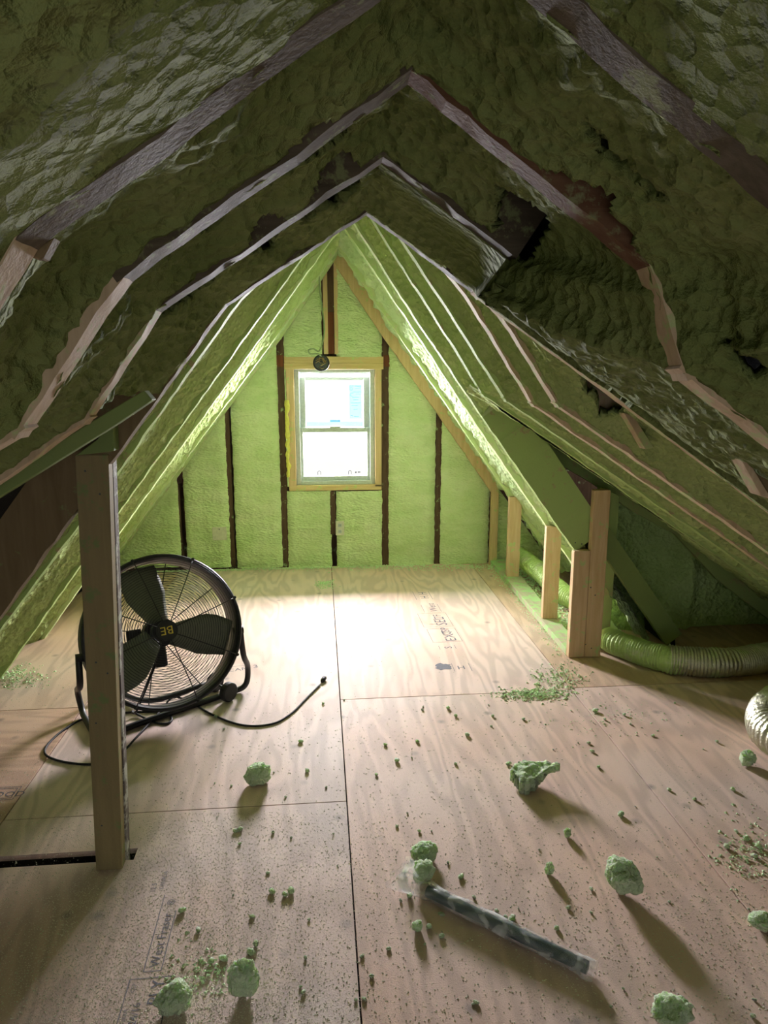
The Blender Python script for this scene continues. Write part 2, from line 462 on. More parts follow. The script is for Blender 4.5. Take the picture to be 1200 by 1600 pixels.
h_near = [
 [(262, 195), (270, 168), (292, 182), (300, 196), (280, 212)],
 [(478, 50), (500, 5), (520, -12), (520, 20), (500, 48)],
 [(402, 100), (415, 72), (432, 88)], [(345, 135), (352, 118), (372, 128)],
 [(612, 142), (622, 112), (640, 108), (650, 130), (635, 150)],
 [(430, 262), (470, 222), (500, 196), (548, 188), (540, 212), (500, 240), (440, 275)],
 [(296, 352), (302, 340), (338, 330), (362, 318), (350, 345), (310, 362)],
 [(395, 392), (396, 360), (412, 335), (428, 332), (446, 348), (420, 392)],
 [(470, 345), (490, 300), (510, 262), (540, 240), (565, 262), (560, 300), (470, 350)],
 [(238, 495), (262, 468), (300, 445), (330, 425), (330, 440), (290, 470), (255, 498)],
]
h_right = [
 [(770, 285), (800, 300), (850, 335), (858, 352), (842, 372), (830, 400), (800, 405), (765, 366), (778, 340)],
 [(832, 272), (852, 268), (900, 288), (935, 290), (955, 315), (950, 338), (985, 365), (992, 392), (975, 400), (930, 372), (880, 320)],
 [(822, 95), (860, 145), (930, 205), (985, 262), (1020, 290), (1042, 315), (1020, 308), (985, 280), (940, 232), (890, 172), (850, 130)],
 [(728, 340), (735, 343), (760, 362), (770, 376), (750, 372)],
 [(688, 415), (700, 420), (712, 432), (700, 432)],
 [(905, 590), (940, 600), (980, 630), (975, 645), (940, 640), (915, 610)],
 [(1120, 525), (1135, 530), (1200, 585), (1200, 598), (1150, 560)],
]
# left side
seg = [('Z', 'A'), ('A', 'B'), ('B', 'C'), ('C', 'D'), ('D', 'b'), ('b', 'E'), ('E', 'F'), ('F', 'G'), ('G', 'W')]
for k0, k1 in seg:
    near = k0 in 'ZABC'
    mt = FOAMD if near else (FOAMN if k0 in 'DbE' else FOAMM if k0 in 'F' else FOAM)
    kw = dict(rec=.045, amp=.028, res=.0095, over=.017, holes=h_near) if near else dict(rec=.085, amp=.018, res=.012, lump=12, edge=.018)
    if k0 == 'Z': kw = dict(rec=.04, amp=.03, res=.03)
    hi = 3
    q = L3[k1]
    if k0 == 'C': hi = 2; q = [q[0], q[1], q[1].lerp(q[2], .42)]
    foam_patch(L3[k0], q, -1, 0, hi, mt, **kw)
# right side
segr = [('Z', 'A'), ('A', 'B'), ('B', 'C'), ('C', 'D'), ('D', 'c'), ('c', 'b'), ('b', 'd'), ('d', 'e'), ('e', 'E'), ('E', 'F'), ('F', 'G'), ('G', 'W')]
for k0, k1 in segr:
    near = k0 in 'ZABC'
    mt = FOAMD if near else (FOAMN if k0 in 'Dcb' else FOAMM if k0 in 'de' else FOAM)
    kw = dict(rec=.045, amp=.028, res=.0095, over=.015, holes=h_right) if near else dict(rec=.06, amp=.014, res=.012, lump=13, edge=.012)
    if k0 == 'Z': kw = dict(rec=.04, amp=.03, res=.03)
    if k0 == 'D': kw['holes'] = h_right
    if k0 in 'EFG': kw.update(rec=.10, amp=.018, edge=.028)
    hi = 3
    if k0 == 'e': hi = 2
    if k0 in 'EFG' : hi = 4
    if k0 in 'BC':
        kw.update(rec=(.045, .01, .0), amp=.016, lump=14, over=.02)
        if k0 == 'C': kw.update(amp=.004, cob=.0012, rec=(.045, .004, .0), over=.004, edge=.0)
        foam_patch(R3[k0], R3[k1], 1, 0, 3, mt, **kw)
    else:
        foam_patch(R3[k0], R3[k1], 1, 0, hi, mt, **kw)
# rafters, one board per straight run
def rafters(F3, side, k, mats, depth=.15, th=.042, n=None):
    P = F3[k]
    for s in range(len(P) - 1 if n is None else n):
        seg_r(P, s, side, depth, th, mats[min(s, len(mats) - 1)])
for k in 'AB': rafters(L3, -1, k, [W_OLD, W_BEI, W_BEI], th=.05, depth=.075)
rafters(L3, -1, 'C', [W_OLD, W_BEI, W_BEI], th=.045)
rafters(L3, -1, 'D', [W_OLD, W_BROWN, W_BROWN], depth=.19, th=.04)
for k in 'bE': rafters(L3, -1, k, [W_SIDE], depth=.14, th=.04)
for k in 'FGW': rafters(L3, -1, k, [W_FAR], depth=.14, th=.04)
rafters(R3, 1, 'A', [W_OLD, W_BEI, W_BEI], th=.05)
rafters(R3, 1, 'B', [W_OLDR, W_BEI, W_BEI], th=.045, depth=.075)
rafters(R3, 1, 'C', [W_OLD], th=.042, n=1)
rafters(R3, 1, 'D', [W_OLD, W_BEI, W_BEI], th=.042)
for k in 'cb': rafters(R3, 1, k, [W_BEI, W_BEI, W_BEI], depth=.13, th=.04)
for k in 'de': rafters(R3, 1, k, [W_SIDE], depth=.13, th=.04)
rafters(R3, 1, 'E', [W_FAR, W_FAR, W_SIDE], depth=.20, th=.04, n=3)
rafter(R3['E'][3], R3['E'][4], 1, .105, .04, W_GREENB, shift=-.115)
for k in 'FG': rafters(R3, 1, k, [W_FAR], depth=.14, th=.04)
for k in range(3): rafter(R3['W'][k], R3['W'][k + 1], 1, .09, .03, W_NEW, shift=.045)
# fixed short pieces
def plank_px(name, px, Y, th, mat, parent=ceiling, y1=None):
    """flat board whose face outline is given by image points on the plane Y"""
    n = len(px); a = [atY(u, v, Y) for u, v in px]
    b = [p + Vector((0, th, 0)) for p in a]
    fs = [tuple(range(n - 1, -1, -1)), tuple(range(n, 2 * n))] + [(i, (i + 1) % n, n + (i + 1) % n, n + i) for i in range(n)]
    bm = bmesh.new(); vv = [bm.verts.new(p) for p in a + b]
    for f in fs: bm.faces.new([vv[i] for i in f])
    bmesh.ops.recalc_face_normals(bm, faces=bm.faces[:])
    bmesh.ops.bevel(bm, geom=bm.edges[:], offset=.0015, segments=1, affect='EDGES')
    o = bm_obj(name, bm, mat)
    if parent: under(o, parent)
    return o
plank_px('header_board', [(-80, 826), (-80, 800), (141, 660), (225, 610), (238, 625), (180, 664)], 1.60, .04, W_GREENB)
plank_px('gable_block', [(975, 645), (990, 650), (1022, 700), (1008, 702)], 2.15, .04, W_BEI)
plank_px('gable_block', [(1135, 675), (1152, 690), (1206, 780), (1190, 775)], 1.3, .04, W_BEI)
plank_px('gable_block', [(1152, 690), (1215, 705), (1260, 800), (1206, 780)], 1.32, .03, W_BROWN)
plank_px('gable_block', [(40, 395), (85, 370), (66, 405), (48, 402)], .78, .02, W_BROWN)
plank_px('gable_block', [(1000, 414), (1092, 486), (1093, 492), (1066, 548), (1045, 520)], 1.14, .03, W_BROWN)
seg_r([atY(1000, 417, 1.11), atY(1090, 491, 1.11)], 0, 1, .12, .045, W_OLDR)
plank_px('collar_block', [(118, 712), (150, 688), (176, 660), (178, 705), (117, 712)][:4], 1.90, .06, W_GREENB)

# ------------------------------------------------------------------ back wall with the window
YB = 5.3
wall = empty('wall_back', kind='structure')
def bx(u, v): return atY(u, v, YB)
def rect_back(u0, v0, u1, v1):
    """vertical rectangle in the gable plane from its image corners"""
    a = bx(u0, (v0 + v1) / 2); b = bx(u1, (v0 + v1) / 2); um = (u0 + u1) / 2
    return a.x, b.x, bx(um, v1).z, bx(um, v0).z
studs = [(278, 757, 872, 9, W_DARK), (357.5, 640, 886, 10, W_DARK), (442, 520, 886, 11, W_DARK),
         (602, 520, 886, 11, W_DARK), (685.5, 640, 886, 10, W_DARK)]
for u, v0, v1, wd, mt in studs:
    x0, x1, z0, z1 = rect_back(u - wd / 2, v0, u + wd / 2, v1)
    box('stud', x0, x1, YB + .012, YB + .10, max(0, z0), z1, mt, wall)
x0, x1, z0, z1 = rect_back(512, 414, 522, 487); box('stud', x0, x1, YB + .005, YB + .1, z0, z1, W_DARK, wall)
x0, x1, z0, z1 = rect_back(512, 487.5, 522, 553); box('stud', x0, x1, YB + .005, YB + .1, z0, z1, W_RED, wall)
x0, x1, z0, z1 = rect_back(505, 418, 512, 553); box('stud', x0, x1, YB - .002, YB + .1, z0, z1, W_NEW, wall)
x0, x1, z0, z1 = rect_back(522, 412, 528, 553); box('stud', x0, x1, YB - .002, YB + .1, z0, z1, W_NEW, wall)
x0, x1, z0, z1 = rect_back(516, 768, 524, 835); box('stud', x0, x1, YB + .005, YB + .1, z0, z1, W_DARK, wall)
for u in (437.5, 604): # reddish patches at header height
    x0, x1, z0, z1 = rect_back(u - 5.5, 555, u + 5.5, 573); box('stud_block', x0, x1, YB + .008, YB + .1, z0, z1, W_RED, wall)
# framing round the window
def fr(name, u0, v0, u1, v1, mat, y0=YB - .01, y1=YB + .1):
    x0, x1, z0, z1 = rect_back(u0, v0, u1, v1); return box(name, x0, x1, y0, y1, z0, z1, mat, wall)
fr('window_header', 444, 557, 599, 567, W_NEWX); fr('window_header', 444, 567.3, 599, 577, W_NEWX)
fr('window_jamb_stud', 449, 577, 461, 760, W_NEW); fr('window_jamb_stud', 586, 577, 596, 760, W_NEW)
fr('window_sill_board', 452, 758, 596, 766, W_NEWX)
x0, x1, z0, z1 = rect_back(449, 625, 454, 745)
bm = bmesh.new(); r_ = bmesh.ops.create_grid(bm, x_segments=4, y_segments=60, size=.5)
for v in bm.verts:
    a, b = v.co.x + .5, v.co.y + .5
    k = .010 * nz(a, b * 9, 0, 1.7)
    v.co = Vector((x0 - .012 + k + a * (x1 - x0 + .006 + .8 * k), YB - .016 - .012 * math.sin(a * math.pi) * (1 + nz(a, b * 20, 3, 1.5)), z0 + b * (z1 - z0)))
under(bm_obj('yellow_foam_bead', bm, YFOAM, None, True), wall)
# foam bays: grids with real relief, cut to the roof slope
def roof_v(u):
    if u < 527: pts = [(160, 905), (231, 800), (350, 652), (435, 533), (527, 402)]
    else: pts = [(527, 402), (605, 520), (690, 641), (775, 765), (800, 800), (850, 872)]
    for a, b in zip(pts, pts[1:]):
        if a[0] <= u <= b[0]: return a[1] + (b[1] - a[1]) * (u - a[0]) / (b[0] - a[0])
    return 900
def bay(u0, u1, top=None, bot=887, name='foam_bay'):
    x0 = bx(u0, 700).x; x1 = bx(u1, 700).x
    nx = max(6, int((x1 - x0) / .011)); vs = []; fs = []
    def ztop(x):
        if top is not None: return bx((u0 + u1) / 2, top).z
        u, _ = proj((x, YB, 1.0)); v = roof_v(u); 
        u, _ = proj((x, YB, bx(u, v).z)); v = roof_v(u); return bx(u, v - 6).z
    zb = max(-.02, bx((u0 + u1) / 2, bot).z)
    H = max(ztop(x0), ztop(x1), ztop((x0 + x1) / 2)) - zb; nz_ = max(6, int(H / .012))
    for i in range(nx + 1):
        t = i / nx; x = x0 + (x1 - x0) * t; zt = max(ztop(x), zb + .005)
        for j in range(nz_ + 1):
            z = zb + (zt - zb) * j / nz_
            e = min(1, 7 * min(t, 1 - t))
            rip = nz(x * 2.2, u0, z * 14, 1.0) * .6 + nz(x * 6, u0, z * 30, 1.0) * .35
            groove = -abs(nz(x * 9, 3, z * 1.2, 1.0))
            y = YB + .012 - e ** .6 * (.030 + .012 * nz(x, u0, z, 4)) + .020 * rip * e + .006 * nz(x, 0, z * 2.2, 34) + .004 * nz(x, 0, z, 70) - .012 * groove * e
            vs.append((x + .006 * nz(x, 5, z, 22) * (1 - e), y, z))
    n = nz_ + 1
    for i in range(nx):
        for j in range(nz_): fs.append((i * n + j, (i + 1) * n + j, (i + 1) * n + j + 1, i * n + j + 1))
    under(mesh(name, vs, fs, FOAMW, None, True), wall)
bay(168, 273.5); bay(282.5, 353); bay(362.5, 436.5); bay(607.5, 681); bay(690, 768); 
bay(447.5, 506, None, 558); bay(527.5, 597, None, 558)
bay(446, 516, 767); bay(524, 597, 767); bay(447.5, 449.5, 577, 760)
bay(778, 860)
fr('end_stud', 764, 755, 775, 884, W_NEW, YB - .06, YB - .02)
# outer sheathing with the opening cut
xw0, xw1, zw0, zw1 = rect_back(461, 577, 586, 758)
for nme, a in (('sheathing', (-3.5, xw0, -.3, 3.2)), ('sheathing', (xw1, 4.5, -.3, 3.2)), ('sheathing', (xw0, xw1, -.3, zw0)), ('sheathing', (xw0, xw1, zw1, 3.2))):
    box(nme, a[0], a[1], YB + .10, YB + .115, a[2], a[3], W_DARK, wall, 0)

win = empty('window_1', ((xw0 + xw1) / 2, YB + .05, zw0), kind='structure')
def ring(name, x0, x1, z0, z1, y0, y1, wl, wr, wb, wt, mat, parent):
    bm = bmesh.new()
    for a in ((x0, x0 + wl, z0, z1), (x1 - wr, x1, z0, z1), (x0 + wl, x1 - wr, z0, z0 + wb), (x0 + wl, x1 - wr, z1 - wt, z1)):
        box_bm(bm, a[0], a[1], y0, y1, a[2], a[3])
    bmesh.ops.bevel(bm, geom=bm.edges[:], offset=.002, segments=1, affect='EDGES')
    o = bm_obj(name, bm, mat); 
    if parent: under(o, parent)
    return o
pxm = (xw1 - xw0) / 125.0
ring('window_frame', xw0 + .001, xw1 - .001, zw0 + .001, zw1 - .001, YB + .02, YB + .098, .036, .036, .03, .022, VINYL, win)
ring('window_stop', xw0 + .037, xw1 - .037, zw0 + .032, zw1 - .024, YB + .060, YB + .096, .006, .006, .006, .006, VINYL, win)
def zr(v): return bx(523, v).z
def xr(u): return bx(u, 665).x
# upper sash (outer) and lower sash (inner)
us = ring('upper_sash', xr(468.3), xr(579.7), zr(677), zr(589), YB + .070, YB + .088, xr(478) - xr(468.3), xr(579.7) - xr(569), zr(668) - zr(677), zr(589) - zr(594), VINYL, win)
ls = ring('lower_sash', xr(467), xr(580), zr(752), zr(669), YB + .045, YB + .066, xr(473) - xr(467), xr(580) - xr(574), zr(745) - zr(752), zr(669) - zr(676), VINYL, win)
def pane(x0, x1, z0, z1, y, parent):
    o = box('pane', x0, x1, y, y + .004, z0, z1, GLASS, None, 0); o.parent = parent; o.matrix_parent_inverse = Matrix.Translation(win.location).inverted() @ Matrix.Identity(4) if False else parent.matrix_world.inverted()
    return o
bpy.context.view_layer.update()
pane(xr(477.5), xr(569.5), zr(668.5), zr(593.5), YB + .078, us)
pane(xr(472.5), xr(574.5), zr(745.5), zr(675.5), YB + .054, ls)
lk = box('sash_lock', xr(515), xr(533), YB + .045, YB + .066, zr(669), zr(669) + .012, VINYL, win, .003)
# sticker on the upper pane, plus strips imitating the view behind it
def sticker(name, u0, v0, u1, v1, y, mat):
    return box(name, xr(u0), xr(u1), y - .0008, y, zr(v1), zr(v0), mat, win, 0)
sticker('energy_label', 547, 602, 566, 655, YB + .077, STICK)
sticker('view_strip', 479, 660, 568, 667, YB + .077, STICK); sticker('view_strip', 516, 657, 532, 660.3, YB + .077, STICKD)  # translucent strips standing in for the pale outdoor view and lock silhouette
mb = MB()
rr = random.Random(3)
def quad(x0, x1, y, z0, z1): return ([(x0, y, z0), (x1, y, z0), (x1, y, z1), (x0, y, z1)], [(0, 1, 2, 3)])
for v, a, b in ((603, 547, 553), (603.2, 555, 566), (607, 556, 564), (612.5, 553, 566), (616, 557, 565), (621, 551, 562), (625, 553, 561), (630, 549, 565), (634, 550, 560), (640, 553, 560), (650, 549, 552), (651, 554, 562)):
    mb.add(quad(xr(a), xr(b), YB + .0755, zr(v + .9), zr(v)))
def cring(cx, cz, r, y, th=.004, n=14, a0=0, a1=2 * math.pi):
    vs = []; fs = []
    for k in range(n + 1):
        a = a0 + (a1 - a0) * k / n
        vs += [(cx + r * math.cos(a), y, cz + r * math.sin(a)), (cx + (r - th) * math.cos(a), y, cz + (r - th) * math.sin(a))]
    for k in range(n): fs.append((2 * k, 2 * k + 1, 2 * k + 3, 2 * k + 2))
    return vs, fs
mb.add(cring(xr(550), zr(608), .013, YB + .0755)); mb.add(cring(xr(551), zr(617), .014, YB + .0755, .004, 10, .6, 5.2))
mb.build('label_print', STICKD, win)
mb = MB()
for u in (497.5, 546.5): # two small arch marks at the foot of the lower pane
    mb.add(quad(xr(u - 2.6), xr(u - 1.9), YB + .053, zr(743), zr(739))); mb.add(quad(xr(u + 1.9), xr(u + 2.6), YB + .053, zr(743), zr(739)))
    mb.add(cring(xr(u), zr(739.2), .0128, YB + .053, .0035, 8, 0, math.pi))
mb.add(quad(xr(555), xr(557), YB + .053, zr(741), zr(738.6))); mb.add(quad(xr(559), xr(563), YB + .053, zr(740.4), zr(738.8)))
mb.build('glass_marks', INK, win)

# outlet boxes
def outlet(u, v, w_, h_, name, label):
    c = bx(u, v); e = empty(name, (c.x, YB - .03, c.z), label, 'outlet')
    box('box_body', c.x - w_ / 2, c.x + w_ / 2, YB - .035, YB + .05, c.z - h_ / 2, c.z + h_ / 2, BOXW, e, .003)
    for k in (-1, 1):
        box('socket', c.x - w_ * .22, c.x + w_ * .22, YB - .038, YB - .034, c.z + k * h_ * .22 - h_ * .13, c.z + k * h_ * .22 + h_ * .13, VINYL, e, .002)
        box('socket_slot', c.x - w_ * .10, c.x - w_ * .06, YB - .0392, YB - .0375, c.z + k * h_ * .22 - h_ * .06, c.z + k * h_ * .22 + h_ * .06, BOXD, e, 0)
        box('socket_slot', c.x + w_ * .06, c.x + w_ * .10, YB - .0392, YB - .0375, c.z + k * h_ * .22 - h_ * .06, c.z + k * h_ * .22 + h_ * .06, BOXD, e, 0)
outlet(531, 824, .066, .112, 'outlet', 'ivory wall outlet under the window beside a short dark stud')
c = bx(344, 832); e = empty('switch_box', (c.x, YB - .03, c.z), 'pale square wall box left of the window beside a dark stud', 'electrical box')
box('box_body', c.x - .05, c.x + .05, YB - .035, YB + .05, c.z - .048, c.z + .048, BOXW, e, .003)
box('cover_plate', c.x - .054, c.x + .054, YB - .039, YB - .035, c.z - .052, c.z + .052, BOXW, e, .002)
box('screw', c.x - .004, c.x + .004, YB - .0405, YB - .0388, c.z + .030, c.z + .038, BOXD, e, .001)

# round ceiling box with its cable
YJ = 5.12
jc = atY(502, 567, YJ)
jb = empty('junction_box', jc, 'dark round electrical box hanging in front of the window header', 'electrical box')
bm = bmesh.new()
bmesh.ops.create_cone(bm, cap_ends=True, segments=12, radius1=.058, radius2=.052, depth=.045)
bmesh.ops.bevel(bm, geom=bm.edges[:], offset=.003, segments=1, affect='EDGES')
for v in bm.verts: v.co = Vector((v.co.x, v.co.z, v.co.y)) + jc + Vector((0, .02, 0))
bmesh.ops.recalc_face_normals(bm, faces=bm.faces[:])
under(bm_obj('box_shell', bm, BOXD), jb)
mb = MB()
for k in range(9):
    a = rr.uniform(0, 6.28); b = a + rr.uniform(.8, 2.4); r0 = rr.uniform(.01, .04)
    p0 = jc + Vector((r0 * math.cos(a), -.008, r0 * math.sin(a))); p1 = jc + Vector((.04 * math.cos(b), -.01, .04 * math.sin(b)))
    mb.add(tube_data(spline([p0, (p0 + p1) / 2 + Vector((rr.uniform(-.02, .02), -.03, rr.uniform(-.02, .02))), p1], 5), .003, 5))
mb.build('wires', WIRE, jb)
ring_v, ring_f = tube_data([jc + Vector((.055 * math.cos(a), -.004, .055 * math.sin(a))) for a in [i * math.pi / 12 for i in range(25)]], .005, 6)
under(mesh('box_rim', ring_v, ring_f, BLACKM, None, True), jb)
cp = [(502, 556, 5.12), (496, 553, 5.1), (485, 553, 5.1), (482, 547, 5.1), (490, 545, 5.12), (498, 549, 5.14), (503, 538, 5.15), (507, 515, 5.17), (503, 480, 5.18), (500, 455, 5.18), (499, 432, 5.15), (505, 410, 5.1), (515, 398, 5.0), (524, 388, 4.9)]
tag(tube('electrical_cable', spline([atY(*p) for p in cp], 6), .0055, CORDW, None, 7), 'thin cable curling down from the roof peak to the round box', 'cable')

# ------------------------------------------------------------------ floor: plywood sheets
floor = empty('floor', kind='structure')
def fx(u, v): p = atZ(u, v); return p.x, p.y
xs = fx(530, 1100)[0]                                       # centre seam
xs = (fx(518, 890)[0] + fx(565, 1598)[0]) / 2
xr2 = (fx(960, 1163)[0] + fx(1160, 1410)[0]) / 2
xl = (fx(62, 1200)[0] + fx(5, 1283)[0]) / 2
yc = fx(700, 1086)[1]; yl = fx(430, 1258)[1]; yll = fx(60, 1108)[1]; ys = fx(75, 1345)[1]
print('SEAMS', xs, xr2, xl, yc, yl, yll, ys)
PLY = [ply_mat('plywood_sheet_a', (.72, .585, .54), 1, 0), ply_mat('plywood_sheet_b', (.72, .58, .54), 2, .05), ply_mat('plywood_sheet_c', (.72, .59, .55), 3.3, -.04),
       ply_mat('plywood_sheet_d', (.60, .44, .35), 4.7, 1.55), ply_mat('plywood_sheet_e', (.62, .48, .38), 6.1, .02)]
G = .0022
sheets = []
def sheet(x0, x1, y0, y1, mi, z=0.0):
    bm = bmesh.new(); box_bm(bm, x0 + G, x1 - G, y0 + G, y1 - G, -.018 + z, z)
    bmesh.ops.bevel(bm, geom=[e for e in bm.edges if e.verts[0].co.z > -.009 + z and e.verts[1].co.z > -.009 + z], offset=.0008, segments=1, affect='EDGES')
    o = bm_obj('plywood_sheet', bm, PLY[mi]); under(o, floor); sheets.append(o); return o
YE = 5.32
pj = atZ(197, 1358); PX0 = pj.x
s_far_r = sheet(xs, xr2, yc, YE, 1)
s_near_r = sheet(xs, xr2, -1.6, yc, 0)
s_farl = sheet(xl, xs, yl, YE, 2)
slotx = atZ(208, 1345).x                             # near left sheet with its slot
bm = bmesh.new()
pts = [(xl + G, -1.6), (xs - G, -1.6), (xs - G, yl - G), (xl + G, yl - G), (xl + G, ys + .035), (slotx, ys + .035), (slotx, ys - .02), (xl + G, ys - .02)]
f = bm.faces.new([bm.verts.new((x, y, 0)) for x, y in pts]); bm.normal_update()
if f.normal.z < 0: f.normal_flip()
ex = bmesh.ops.extrude_face_region(bm, geom=[f])
for v in [v for v in ex['geom'] if isinstance(v, bmesh.types.BMVert)]: v.co.z = -.018
bmesh.ops.recalc_face_normals(bm, faces=bm.faces[:])
o = bm_obj('plywood_sheet', bm, PLY[2]); under(o, floor); sheets.append(o)
sheet(-4, xl, -1.6, ys - .02, 4)
s_l = sheet(-4, xl, ys + .035, yll, 3)
sheet(-4, xl, yll, YE, 4)
sheet(xr2, xr2 + 1.22, -1.6, yc + .02, 0); sheet(xr2, xr2 + 1.22, yc + .02, YE, 4); sheet(xr2 + 1.22, 5, -1.6, YE, 4)
box('subfloor', -4, 5, -1.6, YE, -.20, -.16, GAPM, floor, 0)
for yj in (ys - .045, ys + .06):
    box('joist', -4, xs, yj - .02, yj + .02, -.16, -.019, GAPM, floor, 0)

# mill stamps printed on the sheets (thin print, real lettering)
def text_data(s, size):
    cu = bpy.data.curves.new('t', 'FONT'); cu.body = s; cu.size = size; cu.resolution_u = 2; cu.space_character = 1.02
    o = bpy.data.objects.new('t', cu); C.objects.link(o); bpy.context.view_layer.update()
    me = bpy.data.meshes.new_from_object(o); vs = [v.co.copy() for v in me.vertices]; fs = [tuple(p.vertices) for p in me.polygons]
    bpy.data.objects.remove(o); return vs, fs
def bar(x0, y0, x1, y1, t=.0025):
    a = Vector((x0, y0, 0)); b = Vector((x1, y1, 0)); d = (b - a).normalized(); n = Vector((-d.y, d.x, 0)) * t / 2
    return [a - n, b - n, b + n, a + n], [(0, 1, 2, 3)]
def stamp(items, origin, ang, parent, name='mill_stamp', mirror=False, sc=1.0):
    mb = MB(); ca, sa = math.cos(ang), math.sin(ang)
    for kind, *a in items:
        if kind == 'T':
            s, x, y, size = a[:4]; vs, fs = text_data(s, size); vs = [Vector((v.x + x, v.y + y, 0)) for v in vs]
        elif kind == 'B': vs, fs = bar(*a)
        elif kind == 'R':
            x0, y0, x1, y1 = a
            for q in ((x0, y0, x1, y0), (x1, y0, x1, y1), (x1, y1, x0, y1), (x0, y1, x0, y0)):
                vs, fs = bar(*q); mb.add(([Vector((origin[0] + sc * (v.x * ca - v.y * sa), origin[1] + sc * (v.x * sa + v.y * ca), .0007)) for v in vs], fs))
            continue
        mb.add(([Vector((origin[0] + sc * (v.x * ca - v.y * sa), origin[1] + sc * (v.x * sa + v.y * ca), .0007)) for v in vs], fs))
    return mb.build(name, INK, parent)
# bottom-left stamp: box with the mill name, then the grade box
o0 = atZ(224, 1519); o1 = atZ(251, 1519); o2 = atZ(259, 1393)
ux = Vector((o2.x - o0.x, o2.y - o0.y)); Ls = ux.length; ang = math.atan2(ux.y, ux.x); wd = (o1 - o0).length
print('STAMP', Ls, wd, ang)
stamp([('B', 0, 0, Ls * .95, 0), ('B', 0, 0, 0, -wd), ('B', 0, -wd, Ls * .72, -wd), ('T', 'West Fraser', .012, -wd * .80, wd * .80), ('T', '®', Ls * .80, -wd * .8, wd * .7)],
      (o0.x, o0.y), ang, sheets[3])
stamp([('R', -.02, .028, -.17, -.075), ('T', 'PLY', -.10, -.060, .045), ('T', '24/16', -.15, -.015, .026), ('T', 'CSP', -.06, .008, .016), ('T', 'EXTERIOR', -.16, .012, .012),
       ('T', 'CANADA', Ls + .01, .01, .018), ('T', '12.5', Ls + .0, .032, .022)], (o0.x, o0.y), ang, sheets[3])
# far stamp running away from the camera on the far right sheet
def far_stamp():
    a = atZ(688, 1015); b = atZ(642, 924); ang = math.atan2(b.y - a.y, b.x - a.x); Lx = ((b.x - a.x) ** 2 + (b.y - a.y) ** 2) ** .5
    print('FAR', Lx)
    k = Lx / 1.0; it = [('B', 0, 0, .05 * k, 0), ('B', 0, -.09, .05 * k, -.09), ('T', 'S', .01, -.07, .06),
      ('R', .10 * k, .02, .30 * k, -.15), ('T', 'EXT', .11 * k, -.12, .09), ('T', 'CSP', .20 * k, -.11, .07),
      ('R', .33 * k, .03, .56 * k, -.15), ('T', 'SEL', .35 * k, -.12, .10), ('T', 'TF', .46 * k, -.11, .07),
      ('B', .58 * k, -.02, .72 * k, -.02), ('B', .58 * k, -.13, .72 * k, -.13), ('T', 'West', .59 * k, -.11, .07),
      ('B', .82 * k, -.01, .99 * k, -.01), ('B', .82 * k, -.12, .99 * k, -.12), ('T', 'H', .84 * k, -.10, .08), ('T', 'H', .92 * k, -.10, .08)]
    stamp(it, (a.x, a.y), ang, s_far_r)
far_stamp()
def blot(u, v, r, parent, name='ink_blot'):
    c = atZ(u, v); n = 22; vs = [Vector((c.x, c.y, .0008))]
    for k in range(n):
        a = 2 * math.pi * k / n; q = r * (1 + .55 * nz(math.cos(a) * 2 + u, math.sin(a) * 2, 0, 1.3)); vs.append(Vector((c.x + q * math.cos(a), c.y + q * .9 * math.sin(a), .0008)))
    under(mesh(name, vs, [(0, k + 1, (k + 1) % n + 1) for k in range(n)], INK), parent)
blot(693, 1042, .042, s_far_r)
a = atZ(708, 1043); stamp([('B', .0, -.05, .0, .05), ('B', .09, -.05, .09, .05), ('T', 'H', .02, -.025, .06)], (a.x, a.y), 0, s_far_r)
# stamp on the left-hand sheet, at the frame's edge
a = atZ(26, 1240); stamp([('R', -.22, -.005, 0, .075), ('R', -.21, .005, -.01, .065), ('T', 'PLYWOOD', -.20, .014, .045)], (a.x, a.y - .03), 0, s_l)
a = atZ(362, 1050); stamp([('T', 'CAN', .0, .0, .05), ('B', 0, .06, .12, .06), ('T', '3', .13, .01, .06)], (a.x - .02, a.y), .2, s_farl)

# ------------------------------------------------------------------ left post
post = empty('support_post', atZ(172, 1358), 'tall pale post of doubled studs in front of the fan', 'post')
PY = 1.93
def vert_board(name, u0t, u1t, vt, u0b, u1b, vb, Y, th, mat, parent, bev=.002):
    a = [atY(u0t, vt, Y), atY(u1t, vt, Y), atY(u1b, vb, Y), atY(u0b, vb, Y)]
    zb = min(a[2].z, a[3].z); a[2].z = a[3].z = zb
    zt = max(a[0].z, a[1].z); a[0].z = a[1].z = zt
    bm = bmesh.new(); f = [bm.verts.new(p) for p in a]; g = [bm.verts.new(p + Vector((0, th, 0))) for p in a]
    bm.faces.new(f); bm.faces.new(g[::-1])
    for i in range(4): bm.faces.new((f[i], g[i], g[(i + 1) % 4], f[(i + 1) % 4]))
    bmesh.ops.recalc_face_normals(bm, faces=bm.faces[:])
    bmesh.ops.bevel(bm, geom=bm.edges[:], offset=bev, segments=2, affect='EDGES')
    o = bm_obj(name, bm, mat)
    if parent: under(o, parent)
    return o
PY = atZ(172, 1359).y
vert_board('stud', 117, 169, 711, 150, 191, 1359, PY, .038, W_POST, post)
vert_board('stud', 122, 176, 708, 156, 199, 1359, PY + .040, .038, W_CRUST, post)
mb = MB()
for u, v in ((133, 736), (156, 772), (150, 1035), (168, 1052), (159, 1290), (150, 1130)):
    c = atY(u, v, PY - .0006); n = 8
    under(mesh('nail_hole', [c + Vector((.003 * math.cos(k * math.pi / 4), 0, .003 * math.sin(k * math.pi / 4))) for k in range(8)], [tuple(range(8))], BOXD), post)

